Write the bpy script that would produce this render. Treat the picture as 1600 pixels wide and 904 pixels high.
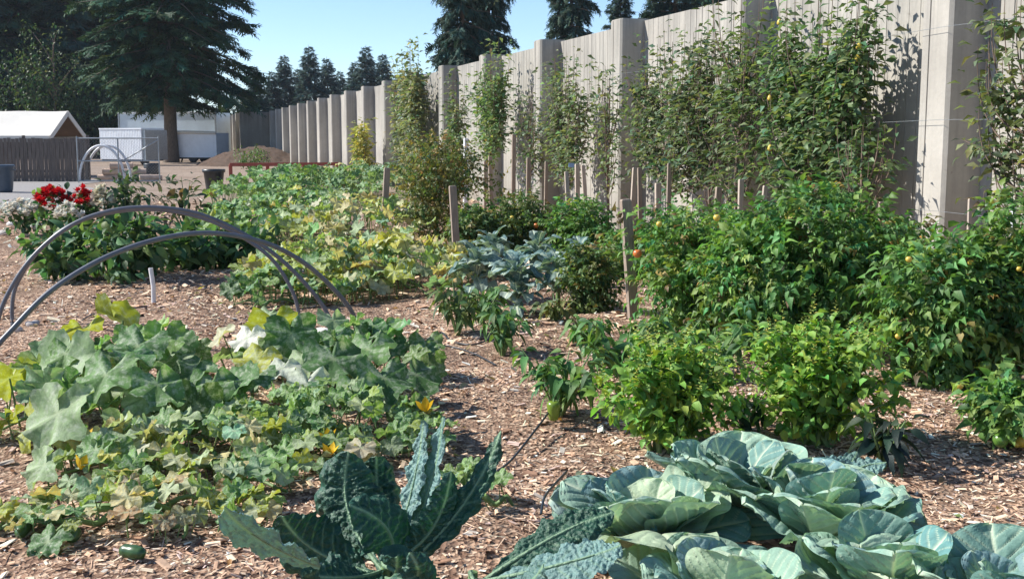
import bpy, math, random
import numpy as np
from mathutils import Vector

# ------------------------------------------------------------------ scene, camera, light
for o in list(bpy.data.objects): bpy.data.objects.remove(o)
scn = bpy.context.scene
COL = scn.collection
FPX, CAMH, HOR = 1800.0, 1.55, 219.0            # focal length in photo pixels, eye height, horizon row
PITCH = math.atan((452 - HOR) / FPX)
cam_d = bpy.data.cameras.new("camera"); cam = bpy.data.objects.new("camera", cam_d); COL.objects.link(cam)
cam_d.sensor_width = 36.0; cam_d.lens = 36.0 * FPX / 1600.0
cam_d.clip_start = 0.05; cam_d.clip_end = 6000
cam.location = (0, 0, CAMH); cam.rotation_euler = (math.pi / 2 - PITCH, 0, 0)
scn.camera = cam

SUN_EL = math.radians(39); SUN_H = np.array([-0.985, 0.12]); SUN_H = SUN_H / np.linalg.norm(SUN_H)
SUN = np.array([SUN_H[0] * math.cos(SUN_EL), SUN_H[1] * math.cos(SUN_EL), math.sin(SUN_EL)])
world = bpy.data.worlds.new("World"); scn.world = world; world.use_nodes = True
wn = world.node_tree; bg = wn.nodes["Background"]
sky = wn.nodes.new("ShaderNodeTexSky"); sky.sky_type = 'NISHITA'; sky.sun_disc = False
sky.sun_elevation = SUN_EL; sky.sun_rotation = math.atan2(SUN_H[0], SUN_H[1])
sky.altitude = 100; sky.air_density = 0.8; sky.dust_density = 0.0; sky.ozone_density = 4.0
wn.links.new(sky.outputs[0], bg.inputs[0]); bg.inputs[1].default_value = 0.12
sl = bpy.data.lights.new("sun", 'SUN'); sl.energy = 5.0; sl.angle = math.radians(0.55); sl.color = (1.0, 0.965, 0.90)
so = bpy.data.objects.new("sun", sl); COL.objects.link(so)
so.rotation_euler = Vector(SUN).to_track_quat('Z', 'Y').to_euler()
so.location = (-20, 10, 30)
vs = scn.view_settings; vs.view_transform = 'Standard'; vs.look = 'None'; vs.gamma = 1.0; vs.exposure = 0.70
vs.use_curve_mapping = False
scn.render.engine = 'CYCLES'
scn.cycles.max_bounces = 6; scn.cycles.transparent_max_bounces = 6

# ------------------------------------------------------------------ helpers
def nz(v): v = np.asarray(v, float); return v / (np.linalg.norm(v, axis=-1, keepdims=True) + 1e-12)
RIGHT = np.array([1., 0, 0]); FWD = np.array([0, math.cos(PITCH), -math.sin(PITCH)]); UPV = np.array([0, math.sin(PITCH), math.cos(PITCH)])
def ray(px, py): return (px - 800) / FPX * RIGHT + (452 - py) / FPX * UPV + FWD
def G(px, py, h=0.0):                              # photo pixel -> point on the level h above the ground
    d = ray(px, py); t = (h - CAMH) / d[2]; return np.array([0, 0, CAMH]) + d * t
def D(px, py, Y):                                  # photo pixel -> point at distance Y
    d = ray(px, py); return np.array([0, 0, CAMH]) + d * (Y / d[1])
def gz(x, y):                                      # ground relief in metres
    x = np.asarray(x, float); y = np.asarray(y, float)
    z = .022 * np.sin(1.7 * x + .6 * y + .5) + .018 * np.sin(2.9 * y - 1.3 * x) + .012 * np.sin(5.1 * x + 2.2 * y) + .010 * np.sin(7.3 * y - 3.7 * x + 1.)
    z = z * np.exp(-np.maximum(y - 14, 0) / 14)
    def m(px, py, a, sx, sy, r=0.):
        c = G(px, py); dx = x - c[0]; dy = y - c[1]; cr, sr = math.cos(r), math.sin(r)
        u = dx * cr + dy * sr; v = -dx * sr + dy * cr
        return a * np.exp(-(u / sx) ** 2 - (v / sy) ** 2)
    z = z + m(1180, 860, .13, 1.1, .45) + m(300, 640, .10, 1.0, 1.1) + m(1080, 640, .07, .9, .6) + m(1450, 590, .05, 1.4, .7) + m(560, 430, .06, 1.4, 2.2) + m(240, 440, .08, 1.7, 1.2)
    return z
def GG(px, py):                                    # pixel -> point on the real ground
    p = G(px, py); p[2] = float(gz(p[0], p[1])); return p
def wpx(w, Y): return w * Y / FPX
def htop(ty, Y): return CAMH + (HOR - ty) / FPX * Y

class MB:
    def __init__(s): s.V = []; s.F = []; s.n = 0
    def add(s, V, F, mi=0, col=None, vein=None, smooth=True):
        V = np.asarray(V, float).reshape(-1, 3); F = np.asarray(F, int)
        if len(V) == 0: return s
        c = np.zeros((len(V), 3)) + (np.array([.5, .5, .5]) if col is None else np.asarray(col, float))
        v = np.zeros(len(V)) if vein is None else np.asarray(vein, float)
        s.V.append((V, c, v)); s.F.append((F + s.n, mi, smooth)); s.n += len(V); return s
    def mesh(s, name, mats):
        me = bpy.data.meshes.new(name)
        V = np.concatenate([a for a, _, _ in s.V]); C = np.concatenate([b for _, b, _ in s.V]); E = np.concatenate([c for _, _, c in s.V])
        L = np.concatenate([f.ravel() for f, _, _ in s.F]); tot = np.concatenate([np.full(len(f), f.shape[1]) for f, _, _ in s.F])
        mi = np.concatenate([np.full(len(f), m) for f, m, _ in s.F]); sm = np.concatenate([np.full(len(f), q) for f, _, q in s.F])
        st = np.concatenate([[0], np.cumsum(tot)[:-1]])
        me.vertices.add(len(V)); me.vertices.foreach_set('co', V.astype(np.float32).ravel())
        me.loops.add(len(L)); me.loops.foreach_set('vertex_index', L.astype(np.int32))
        me.polygons.add(len(tot)); me.polygons.foreach_set('loop_start', st.astype(np.int32))
        for m in mats: me.materials.append(m)
        me.polygons.foreach_set('material_index', mi.astype(np.int32))
        me.polygons.foreach_set('use_smooth', sm.astype(bool))
        a = me.attributes.new('col', 'FLOAT_COLOR', 'POINT'); a.data.foreach_set('color', np.c_[C, np.ones(len(C))].astype(np.float32).ravel())
        a = me.attributes.new('vein', 'FLOAT', 'POINT'); a.data.foreach_set('value', E.astype(np.float32))
        me.update(calc_edges=True)
        return me
    def build(s, name, mats, parent=None, loc=None, kind=None):
        return link(name, s.mesh(name, mats if isinstance(mats, (list, tuple)) else [mats]), parent, loc, kind)
def link(name, me, parent=None, loc=None, kind=None):
    o = bpy.data.objects.new(name, me); COL.objects.link(o)
    if parent is not None: o.parent = parent
    if loc is not None: o.location = [float(q) for q in loc]
    if kind: o['kind'] = kind
    return o
def tag(o, label, cat, group=None):
    o['label'] = label; o['category'] = cat
    if group: o['group'] = group
    return o
def thing(name, label, cat, loc=(0, 0, 0), group=None, rz=0.):
    o = bpy.data.objects.new(name, None); COL.objects.link(o); o.location = [float(q) for q in loc]; o.rotation_euler = (0, 0, rz)
    o.empty_display_size = .1
    return tag(o, label, cat, group)
def struct(o): o['kind'] = 'structure'; return o

def tube(P, R, n=8, cap=True):
    P = np.asarray(P, float); k = len(P); R = np.zeros(k) + np.asarray(R, float)
    T = nz(np.gradient(P, axis=0)); ref = np.array([0, 0, 1.]) if abs(T[:, 2]).mean() < .8 else np.array([1., 0, 0])
    A = nz(np.cross(T, ref)); B = np.cross(T, A); t = np.arange(n) * 2 * np.pi / n
    V = (P[:, None] + R[:, None, None] * (np.cos(t)[None, :, None] * A[:, None] + np.sin(t)[None, :, None] * B[:, None])).reshape(-1, 3)
    i, j = np.meshgrid(np.arange(k - 1), np.arange(n), indexing='ij'); j2 = (j + 1) % n
    F = np.stack([i * n + j, i * n + j2, (i + 1) * n + j2, (i + 1) * n + j], -1).reshape(-1, 4)
    return V, F
def add_tube(mb, P, R, n=8, mi=0, col=None, cap=True):
    V, F = tube(P, R, n); mb.add(V, F, mi, col)
    if cap:
        mb.add(V[:n][::-1], np.arange(n)[None], mi, col); mb.add(V[-n:], np.arange(n)[None], mi, col)
def bez(p0, p1, p2, n=10):
    t = np.linspace(0, 1, n)[:, None]; p0, p1, p2 = map(np.asarray, (p0, p1, p2))
    return (1 - t) ** 2 * p0 + 2 * t * (1 - t) * p1 + t ** 2 * p2
BOXF = np.array([[0, 3, 2, 1], [4, 5, 6, 7], [0, 1, 5, 4], [1, 2, 6, 5], [2, 3, 7, 6], [3, 0, 4, 7]])
def box(mb, c, h, R=None, mi=0, col=None, taper=1.0):
    s = np.array([[-1, -1, -1], [1, -1, -1], [1, 1, -1], [-1, 1, -1], [-1, -1, 1], [1, -1, 1], [1, 1, 1], [-1, 1, 1]], float)
    V = s * np.asarray(h, float); V[4:, :2] *= taper
    if R is not None: V = V @ np.asarray(R).T
    mb.add(V + np.asarray(c, float), BOXF, mi, col, smooth=False)
def prism(mb, poly, z0, z1, mi=0, col=None):      # poly (n,2) counter-clockwise, extruded up
    p = np.asarray(poly, float); n = len(p)
    V = np.r_[np.c_[p, np.full(n, z0)], np.c_[p, np.full(n, z1)]]
    j = np.arange(n); k = (j + 1) % n
    mb.add(V, np.stack([j, k, k + n, j + n], -1), mi, col, smooth=False)
    mb.add(np.c_[p, np.full(n, z1)], np.arange(n)[None], mi, col, smooth=False)
    mb.add(np.c_[p, np.full(n, z0)][::-1], np.arange(n)[None], mi, col, smooth=False)
def lathe(mb, prof, n=20, mi=0, col=None, R=None, c=(0, 0, 0)):
    prof = np.asarray(prof, float); t = np.arange(n) * 2 * np.pi / n; k = len(prof)
    V = np.stack([prof[:, None, 0] * np.cos(t), prof[:, None, 0] * np.sin(t), np.repeat(prof[:, 1:], n, 1)], -1).reshape(-1, 3)
    if R is not None: V = V @ np.asarray(R).T
    i, j = np.meshgrid(np.arange(k - 1), np.arange(n), indexing='ij'); j2 = (j + 1) % n
    F = np.stack([i * n + j, i * n + j2, (i + 1) * n + j2, (i + 1) * n + j], -1).reshape(-1, 4)
    mb.add(V + np.asarray(c), F, mi, col)
def rotz(a): c, s = math.cos(a), math.sin(a); return np.array([[c, -s, 0], [s, c, 0], [0, 0, 1.]])
def rotx(a): c, s = math.cos(a), math.sin(a); return np.array([[1., 0, 0], [0, c, -s], [0, s, c]])
def frames(fwd, up):
    y = nz(fwd); x = nz(np.cross(y, up)); z = np.cross(x, y); return np.stack([x, y, z], -1)
def scatter(mb, T, pos, fwd, up, scale, col, mi=0):
    V, F, ve = T; N = len(pos)
    if N == 0: return
    R = frames(fwd, up) * np.asarray(scale, float).reshape(-1, 1, 1)
    W = np.einsum('nij,vj->nvi', R, V) + np.asarray(pos)[:, None]
    nv = len(V); FF = (F[None] + (np.arange(N) * nv)[:, None, None]).reshape(-1, F.shape[1])
    mb.add(W.reshape(-1, 3), FF, mi, np.repeat(np.asarray(col), nv, 0), np.tile(ve, N))

# ------------------------------------------------------------------ materials
def nmat(name):
    m = bpy.data.materials.new(name); m.use_nodes = True; t = m.node_tree; b = t.nodes["Principled BSDF"]; return m, t, b
def N(t, kind, **kw):
    n = t.nodes.new('ShaderNode' + kind)
    for k, v in kw.items(): setattr(n, k, v)
    return n
def ramp(t, stops, fac):
    r = N(t, 'ValToRGB'); e = r.color_ramp.elements
    while len(e) < len(stops): e.new(.5)
    for q, (p, c) in zip(e, stops): q.position = p; q.color = (*c, 1) if len(c) == 3 else c
    t.links.new(fac, r.inputs[0]); return r.outputs[0]
def noise(t, scale, detail=4, rough=.55, vec=None, dim='3D'):
    n = N(t, 'TexNoise'); n.inputs['Scale'].default_value = scale; n.inputs['Detail'].default_value = detail; n.inputs['Roughness'].default_value = rough
    if vec is not None: t.links.new(vec, n.inputs['Vector'])
    return n
def mix(t, fac, a, b, mode='MIX'):
    m = N(t, 'Mix', data_type='RGBA', blend_type=mode)
    for s, v in ((0, fac), (6, a), (7, b)):
        if hasattr(v, 'links'): t.links.new(v, m.inputs[s])
        else: m.inputs[s].default_value = v if s == 0 else (*v, 1)
    return m.outputs[2]
def bump(t, b, h, strength=.5, dist=.01):
    n = N(t, 'Bump'); n.inputs['Strength'].default_value = strength; n.inputs['Distance'].default_value = dist
    t.links.new(h, n.inputs['Height']); t.links.new(n.outputs[0], b.inputs['Normal']); return n
def mapping(t, sc):
    tc = N(t, 'TexCoord'); mp = N(t, 'Mapping'); mp.inputs['Scale'].default_value = sc; t.links.new(tc.outputs['Object'], mp.inputs[0]); return mp.outputs[0]
def simple(name, c, rough=.6, var=.25, scale=6., metal=0., bmp=.0, sc=(1, 1, 1)):
    m, t, b = nmat(name); v = mapping(t, sc); n = noise(t, scale, 5, .6, v)
    c = np.array(c); col = ramp(t, [(.25, tuple(c * (1 - var))), (.75, tuple(np.minimum(c * (1 + var), 1)))], n.outputs[0])
    t.links.new(col, b.inputs['Base Color']); b.inputs['Roughness'].default_value = rough; b.inputs['Metallic'].default_value = metal
    if bmp: bump(t, b, n.outputs[0], bmp, .01)
    return m
def leafmat(name, src, rough=.5, trans=.35, spec=.35, veincol=None, blotch=.25, bscale=18., bmp=.3, bmpscale=60., mildew=0., tcol=(1.25, 1.3, .6)):
    m, t, b = nmat(name)
    if src == 'obj':
        oi = N(t, 'ObjectInfo'); c = oi.outputs['Color']
    elif src == 'col':
        at = N(t, 'Attribute'); at.attribute_name = 'col'; c = at.outputs['Color']
    tc = N(t, 'TexCoord'); n = noise(t, bscale, 3, .6, tc.outputs['Object'])
    f = ramp(t, [(.3, (1 - blotch,) * 3), (.7, (1 + blotch,) * 3)], n.outputs[0]); c = mix(t, 1., c, f, 'MULTIPLY')
    if mildew:
        n2 = noise(t, 9., 5, .7, tc.outputs['Object']); f2 = ramp(t, [(.48, (0, 0, 0)), (.66, (mildew,) * 3)], n2.outputs[0])
        c = mix(t, f2, c, (.50, .55, .42))
    if veincol:
        va = N(t, 'Attribute'); va.attribute_name = 'vein'; c = mix(t, va.outputs['Fac'], c, veincol)
    t.links.new(c, b.inputs['Base Color']); b.inputs['Roughness'].default_value = rough; b.inputs['Specular IOR Level'].default_value = spec
    if bmp:
        n3 = noise(t, bmpscale, 3, .6, tc.outputs['Object']); bump(t, b, n3.outputs[0], bmp, .01)
    tr = N(t, 'BsdfTranslucent'); tcl = mix(t, 1., c, tcol, 'MULTIPLY'); t.links.new(tcl, tr.inputs[0])
    ms = N(t, 'MixShader'); ms.inputs[0].default_value = trans
    out = t.nodes["Material Output"]; t.links.new(b.outputs[0], ms.inputs[1]); t.links.new(tr.outputs[0], ms.inputs[2]); t.links.new(ms.outputs[0], out.inputs[0])
    return m
M = {}
M['leaf'] = leafmat('foliage', 'col', .5, .4, .35, blotch=.2, bmp=0)
M['leaf_obj'] = leafmat('single_leaf', 'obj', .5, .33, .4, blotch=.2, bmp=.25)
M['squash'] = leafmat('squash_leaf', 'obj', .6, .34, .3, veincol=(.40, .47, .27), blotch=.3, bscale=7., bmp=.5, bmpscale=14., mildew=.72)
M['brassica'] = leafmat('brassica_leaf', 'obj', .68, .2, .22, veincol=(.62, .68, .50), blotch=.15, bscale=9., bmp=.35, bmpscale=22., tcol=(1.1, 1.3, .7))
M['kale'] = leafmat('kale_leaf', 'obj', .5, .12, .45, veincol=(.22, .34, .20), blotch=.25, bscale=20., bmp=.9, bmpscale=70., tcol=(.9, 1.3, .7))
M['needle'] = leafmat('fir_needles', 'col', .7, .12, .2, blotch=.3, bscale=1.2, bmp=0)
M['petal'] = leafmat('petal', 'col', .6, .3, .2, blotch=.1, bmp=0, tcol=(1.1, 1.0, .9))
M['stem'] = simple('green_stem', (.14, .22, .07), .6, .3, 20)
M['bark'] = simple('bark', (.13, .10, .075), .9, .5, 8, bmp=.8, sc=(3, 3, .6))
M['twig'] = simple('twig_bark', (.16, .11, .08), .85, .4, 20)
M['stake'] = simple('weathered_wood', (.29, .225, .175), .85, .35, 14, bmp=.5, sc=(6, 6, .5))
M['lath'] = simple('pale_wood', (.44, .36, .29), .85, .3, 14, bmp=.4, sc=(6, 6, .5))
M['fence'] = simple('fence_wood', (.125, .098, .082), .9, .4, 5, bmp=.4, sc=(4, 4, .5))
M['red'] = simple('red_paint', (.30, .07, .05), .7, .25, 6)
M['white'] = simple('white_panel', (.78, .80, .82), .45, .08, 2)
M['shadewhite'] = simple('shade_tinted_panel', (.62, .72, .78), .5, .12, .8)  # white trailer side with the bluish tint of sky-lit shade in its colour
M['canvas'] = simple('white_canvas', (.64, .60, .53), .7, .06, 3, bmp=.3)
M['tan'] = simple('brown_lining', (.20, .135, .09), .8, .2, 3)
M['dark'] = simple('dark_rubber', (.025, .025, .027), .6, .3, 10)
M['blackplastic'] = simple('black_plastic', (.022, .026, .03), .4, .2, 10)
M['bin'] = simple('bluegrey_plastic', (.06, .085, .115), .45, .15, 8)
M['pvc'] = simple('grey_conduit', (.125, .13, .15), .42, .18, 14)
M['whitepvc'] = simple('white_pvc', (.66, .66, .66), .4, .15, 15)
M['steel'] = simple('galvanised_steel', (.30, .32, .33), .45, .2, 10, metal=.6)
M['stone'] = simple('stone', (.42, .38, .35), .85, .35, 9, bmp=.5)
M['whitestone'] = simple('white_stone', (.70, .68, .62), .8, .12, 9, bmp=.4)
M['soil'] = simple('dirt', (.085, .052, .034), .95, .45, 3.5, bmp=.8)
M['gravel'] = simple('gravel', (.27, .25, .235), .9, .35, 22, bmp=.7)
M['green_fruit'] = simple('green_fruit', (.10, .20, .035), .3, .3, 12)
M['pepper_fruit'] = simple('pepper_skin', (.16, .24, .03), .25, .3, 9)
M['cucumber'] = simple('cucumber_skin', (.035, .085, .025), .35, .45, 25)
M['orange_fruit'] = simple('ripening_tomato', (.55, .15, .03), .3, .25, 10)
M['yellow_fruit'] = simple('yellow_tomato', (.58, .42, .07), .3, .2, 10)
M['pear'] = simple('yellow_pear', (.60, .44, .07), .4, .2, 10)
M['log'] = simple('cut_wood', (.48, .36, .28), .9, .3, 6)

def concrete():
    m, t, b = nmat('concrete')
    v = mapping(t, (1, 1, 1)); n1 = noise(t, .8, 5, .6, v); n2 = noise(t, 18, 4, .6, v)
    c = ramp(t, [(.3, (.35, .325, .29)), (.7, (.48, .45, .405))], n1.outputs[0]); oi = N(t, 'ObjectInfo'); c = mix(t, 1., c, ramp(t, [(0, (.86, .86, .84)), (1, (1.06, 1.05, 1.03))], oi.outputs['Random']), 'MULTIPLY')
    c = mix(t, .35, c, ramp(t, [(.3, (.72, .72, .72)), (.7, (1, 1, 1))], n2.outputs[0]), 'MULTIPLY')
    vs_ = mapping(t, (3.2, 3.2, .22)); n3 = noise(t, 1.6, 5, .65, vs_)          # rain streaks below the top edge
    sep = N(t, 'SeparateXYZ'); tc = N(t, 'TexCoord'); t.links.new(tc.outputs['Object'], sep.inputs[0])
    mr = N(t, 'MapRange'); mr.inputs[1].default_value = 1.6; mr.inputs[2].default_value = 3.6; t.links.new(sep.outputs[2], mr.inputs[0])
    st = ramp(t, [(.40, (0, 0, 0)), (.62, (1, 1, 1))], n3.outputs[0])
    mm = N(t, 'Math', operation='MULTIPLY'); t.links.new(mr.outputs[0], mm.inputs[0]); t.links.new(st, mm.inputs[1])
    m2 = N(t, 'Math', operation='MULTIPLY'); t.links.new(mm.outputs[0], m2.inputs[0]); m2.inputs[1].default_value = .62
    c = mix(t, m2.outputs[0], c, (.17, .165, .155))
    v5 = mapping(t, (5., 5., .12)); n5 = noise(t, 2.2, 4, .6, v5); c = mix(t, ramp(t, [(.5, (0, 0, 0)), (.7, (.4,) * 3)], n5.outputs[0]), c, (.24, .225, .20))
    mr3 = N(t, 'MapRange'); mr3.inputs[1].default_value = .75; mr3.inputs[2].default_value = .0; t.links.new(sep.outputs[2], mr3.inputs[0]); n6 = noise(t, 3., 4, .6, v); m6 = N(t, 'Math', operation='MULTIPLY'); t.links.new(mr3.outputs[0], m6.inputs[0]); t.links.new(n6.outputs[0], m6.inputs[1]); c = mix(t, m6.outputs[0], c, (.20, .165, .13))
    nb = noise(t, 7., 2, .5, v); sp = ramp(t, [(.74, (0, 0, 0)), (.78, (.6,) * 3)], nb.outputs[0]); c = mix(t, sp, c, (.22, .2, .18))
    t.links.new(c, b.inputs['Base Color']); b.inputs['Roughness'].default_value = .9; b.inputs['Specular IOR Level'].default_value = .2
    bump(t, b, n2.outputs[0], .25, .01); return m
M['concrete'] = concrete()
def ground_mat():
    m, t, b = nmat('mulch'); tc = N(t, 'TexCoord')
    vo = N(t, 'TexVoronoi'); vo.inputs['Scale'].default_value = 42; nd = noise(t, 14, 3, .6, tc.outputs['Object'])
    va = N(t, 'VectorMath', operation='MULTIPLY_ADD'); t.links.new(nd.outputs['Color'], va.inputs[0]); va.inputs[1].default_value = (.05,) * 3; t.links.new(tc.outputs['Object'], va.inputs[2])
    t.links.new(va.outputs[0], vo.inputs['Vector'])
    sx = N(t, 'SeparateColor'); t.links.new(vo.outputs['Color'], sx.inputs[0])
    c = ramp(t, [(0, (.09, .052, .036)), (.35, (.25, .15, .10)), (.7, (.42, .28, .19)), (1, (.58, .43, .31))], sx.outputs[0])
    n1 = noise(t, 1.1, 5, .6, tc.outputs['Object']); c = mix(t, ramp(t, [(.45, (0, 0, 0)), (.68, (.75,) * 3)], n1.outputs[0]), c, (.13, .085, .06))
    # past the garden the chips give way to trodden tan soil
    sep = N(t, 'SeparateXYZ'); t.links.new(tc.outputs['Object'], sep.inputs[0])
    mr = N(t, 'MapRange'); mr.inputs[1].default_value = 22; mr.inputs[2].default_value = 34; t.links.new(sep.outputs[1], mr.inputs[0])
    n4 = noise(t, .5, 6, .65, tc.outputs['Object']); far = ramp(t, [(.3, (.25, .185, .14)), (.7, (.37, .29, .23))], n4.outputs[0])
    c = mix(t, mr.outputs[0], c, far)
    mr2 = N(t, 'MapRange'); mr2.inputs[1].default_value = 105; mr2.inputs[2].default_value = 125; t.links.new(sep.outputs[1], mr2.inputs[0])
    c = mix(t, mr2.outputs[0], c, (.06, .08, .035))
    t.links.new(c, b.inputs['Base Color']); b.inputs['Roughness'].default_value = .95; b.inputs['Specular IOR Level'].default_value = .15
    bump(t, b, vo.outputs['Distance'], .8, .02); return m
M['ground'] = ground_mat()
M['chip'] = leafmat('wood_chip', 'col', .85, 0., .2, blotch=.25, bscale=40, bmp=0)

# ------------------------------------------------------------------ leaf templates
def T_lance(nu=6, nv=2, w=.42, droop=.35, fold=.25, peak=.4, ripple=0., seed=0, tipp=1.0, teeth=0.):
    u = np.linspace(0, 1, nu + 1); s = np.linspace(-1, 1, nv + 1); rs = np.random.RandomState(seed)
    wid = .5 * w * np.clip(np.where(u < peak, np.sin(np.pi / 2 * np.clip(u / peak, 0, 1)) ** .8, np.cos(np.pi / 2 * np.clip((u - peak) / (1 - peak), 0, 1)) ** tipp), .02, 1)
    if teeth: wid = wid * (1 + teeth * np.where(np.arange(nu + 1) % 2, .5, -.5))
    U, S = np.meshgrid(u, s, indexing='ij'); X = wid[:, None] * S
    Z = fold * np.abs(X) - droop * U ** 2 + ripple * np.abs(S) * np.sin(9 * U + S * 2 + seed)
    Y = U - .3 * droop * U ** 2
    V = np.stack([X, Y, Z], -1).reshape(-1, 3)
    i, j = np.meshgrid(np.arange(nu), np.arange(nv), indexing='ij'); k = nv + 1
    F = np.stack([i * k + j, i * k + j + 1, (i + 1) * k + j + 1, (i + 1) * k + j], -1).reshape(-1, 4)
    return V, F, np.where(np.abs(S) < .01, .6, 0).ravel()
def T_join(parts):
    V = []; F = []; E = []; n = 0
    for v, f, e in parts: V.append(v); F.append(f + n); E.append(e); n += len(v)
    return np.concatenate(V), np.concatenate(F), np.concatenate(E)
def T_move(T, R, p, s): return (T[0] * s) @ np.asarray(R).T + np.asarray(p), T[1], T[2]
def T_compound(seed, n=2):                        # tomato leaf: rachis with toothed leaflets
    rs = np.random.RandomState(seed); parts = []
    for k in range(n + 1):
        y = .25 + .6 * k / n; z = -.3 * y ** 2
        for sd in ((-1, 1) if k < n else (0,)):
            a = -sd * (1.05 + rs.uniform(-.2, .2)); sz = (.46 if sd else .54) * rs.uniform(.8, 1.15)
            L = T_lance(3, 2, .54, .35 + rs.uniform(0, .5), .45, .35, .04, rs.randint(99), teeth=.25)
            parts.append(T_move(L, rotz(a) @ rotx(-.25 + rs.uniform(-.4, .3)), (0, y, z), sz))
    r = np.array([[-.012, 0, 0], [.012, 0, 0], [.008, .5, -.07], [-.008, .5, -.07], [.004, .9, -.25], [-.004, .9, -.25]])
    parts.append((r, np.array([[0, 1, 2, 3], [3, 2, 4, 5]]), np.zeros(6)))
    return T_join(parts)
def T_lobed(seed, tilt=.4, pet=1.1, size5=.085, nth=45, nr=6, ruff=.05, smooth=False):   # squash / cucumber blade on its petiole
    rs = np.random.RandomState(seed); th = -np.pi + np.arange(nth) * 2 * np.pi / nth + 2 * np.pi / nth * 0
    lob = 2 * np.pi / (64 / 360 * 2 * np.pi)
    R = .5 * (.86 + size5 * np.cos(lob * th)) * (1 - .72 * np.clip((np.abs(th) - 2.62) / .52, 0, 1) ** 1.3)
    if not smooth: R = R * (1 + .032 * np.where(np.arange(nth) % 2, 1, -1) + rs.normal(0, .022, nth))
    rr = np.linspace(0, 1, nr + 1)[1:]
    r = rr[:, None] * R[None]; X = r * np.sin(th); Y = r * np.cos(th)
    vein = np.cos(lob * th) * (np.abs(th) < 2.75)
    Z = -.065 * np.maximum(vein, 0) * r + .16 * r * r * 2 - .35 * np.maximum(Y, 0) ** 2 - .22 * np.abs(X) ** 2 * rs.uniform(0, 2) + ruff * rr[:, None] ** 2 * np.sin(th * rs.choice([4, 5, 6]) + rs.uniform(0, 6)) + .5 * ruff * rr[:, None] ** 3 * np.sin(th * 11 + rs.uniform(0, 6))
    V = np.r_[[[0, 0, 0]], np.stack([X, Y, Z], -1).reshape(-1, 3)]
    vv = ((np.abs(np.remainder(th / (64 / 180 * np.pi) + .5, 1) - .5) < .06) & (np.abs(th) < 2.8)).astype(float)
    E = np.r_[[.8], (vv[None] * (1 - .6 * rr[:, None]) * .8).ravel()]
    F = []
    j = np.arange(nth); j2 = (j + 1) % nth
    for k in range(nr - 1): F.append(np.stack([1 + k * nth + j, 1 + (k + 1) * nth + j, 1 + (k + 1) * nth + j2, 1 + k * nth + j2], -1))
    Q = np.concatenate(F)[:, ::-1]; tri = np.stack([np.zeros(nth, int), 1 + j, 1 + j2, np.zeros(nth, int)], -1)[:, [0, 2, 1, 0]]
    V = V @ rotx(-tilt).T
    return V, Q, np.stack([np.zeros(nth, int), 1 + j2, 1 + j], -1), E
def lobed_mesh(name, seed, tilt, pet, mats, **kw):
    V, Q, T3, E = T_lobed(seed, tilt, pet, **kw); mb = MB(); mb.add(V, Q, 0, None, E); mb.add(V, T3, 0, None, E)
    if pet: add_tube(mb, bez((0, 0, -.01), (0, -.12, -pet * .4), (0.05, -.22, -pet), 6), [.014, .016, .018, .02, .022, .024], 6, 1)
    return mb.mesh(name, mats)

LEAFLET = [T_lance(4, 2, .45, .3 + .15 * k, .3, .4, .03, k) for k in range(4)]
BASIL = [T_lance(3, 2, .62, .45, .5, .42, .02, k) for k in range(3)]
PEARL = [T_lance(2, 2, .5, .25 + .2 * k, .35, .45, 0, k) for k in range(3)]
WILLOW = [T_lance(3, 2, .24, .4, .3, .4, 0, k) for k in range(2)]
TOM = [T_compound(k) for k in range(5)]
def jit(base, n, rs, a=.22, y=.12):
    k = 1 + rs.normal(0, a, (n, 1)); c = np.asarray(base)[None] * np.clip(k, .45, 1.8)
    s = rs.normal(0, y, n); c = c.copy(); c[:, 0] *= 1 + s * 1.5; c[:, 2] *= 1 - s; return np.clip(c, .004, 1)
def mixcol(bases, w, n, rs, a=.2, y=.12):
    idx = rs.choice(len(bases), n, p=np.array(w) / np.sum(w)); return np.concatenate([jit(bases[i], 1, rs, a, y) for i in idx]) if n else np.zeros((0, 3))

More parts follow.
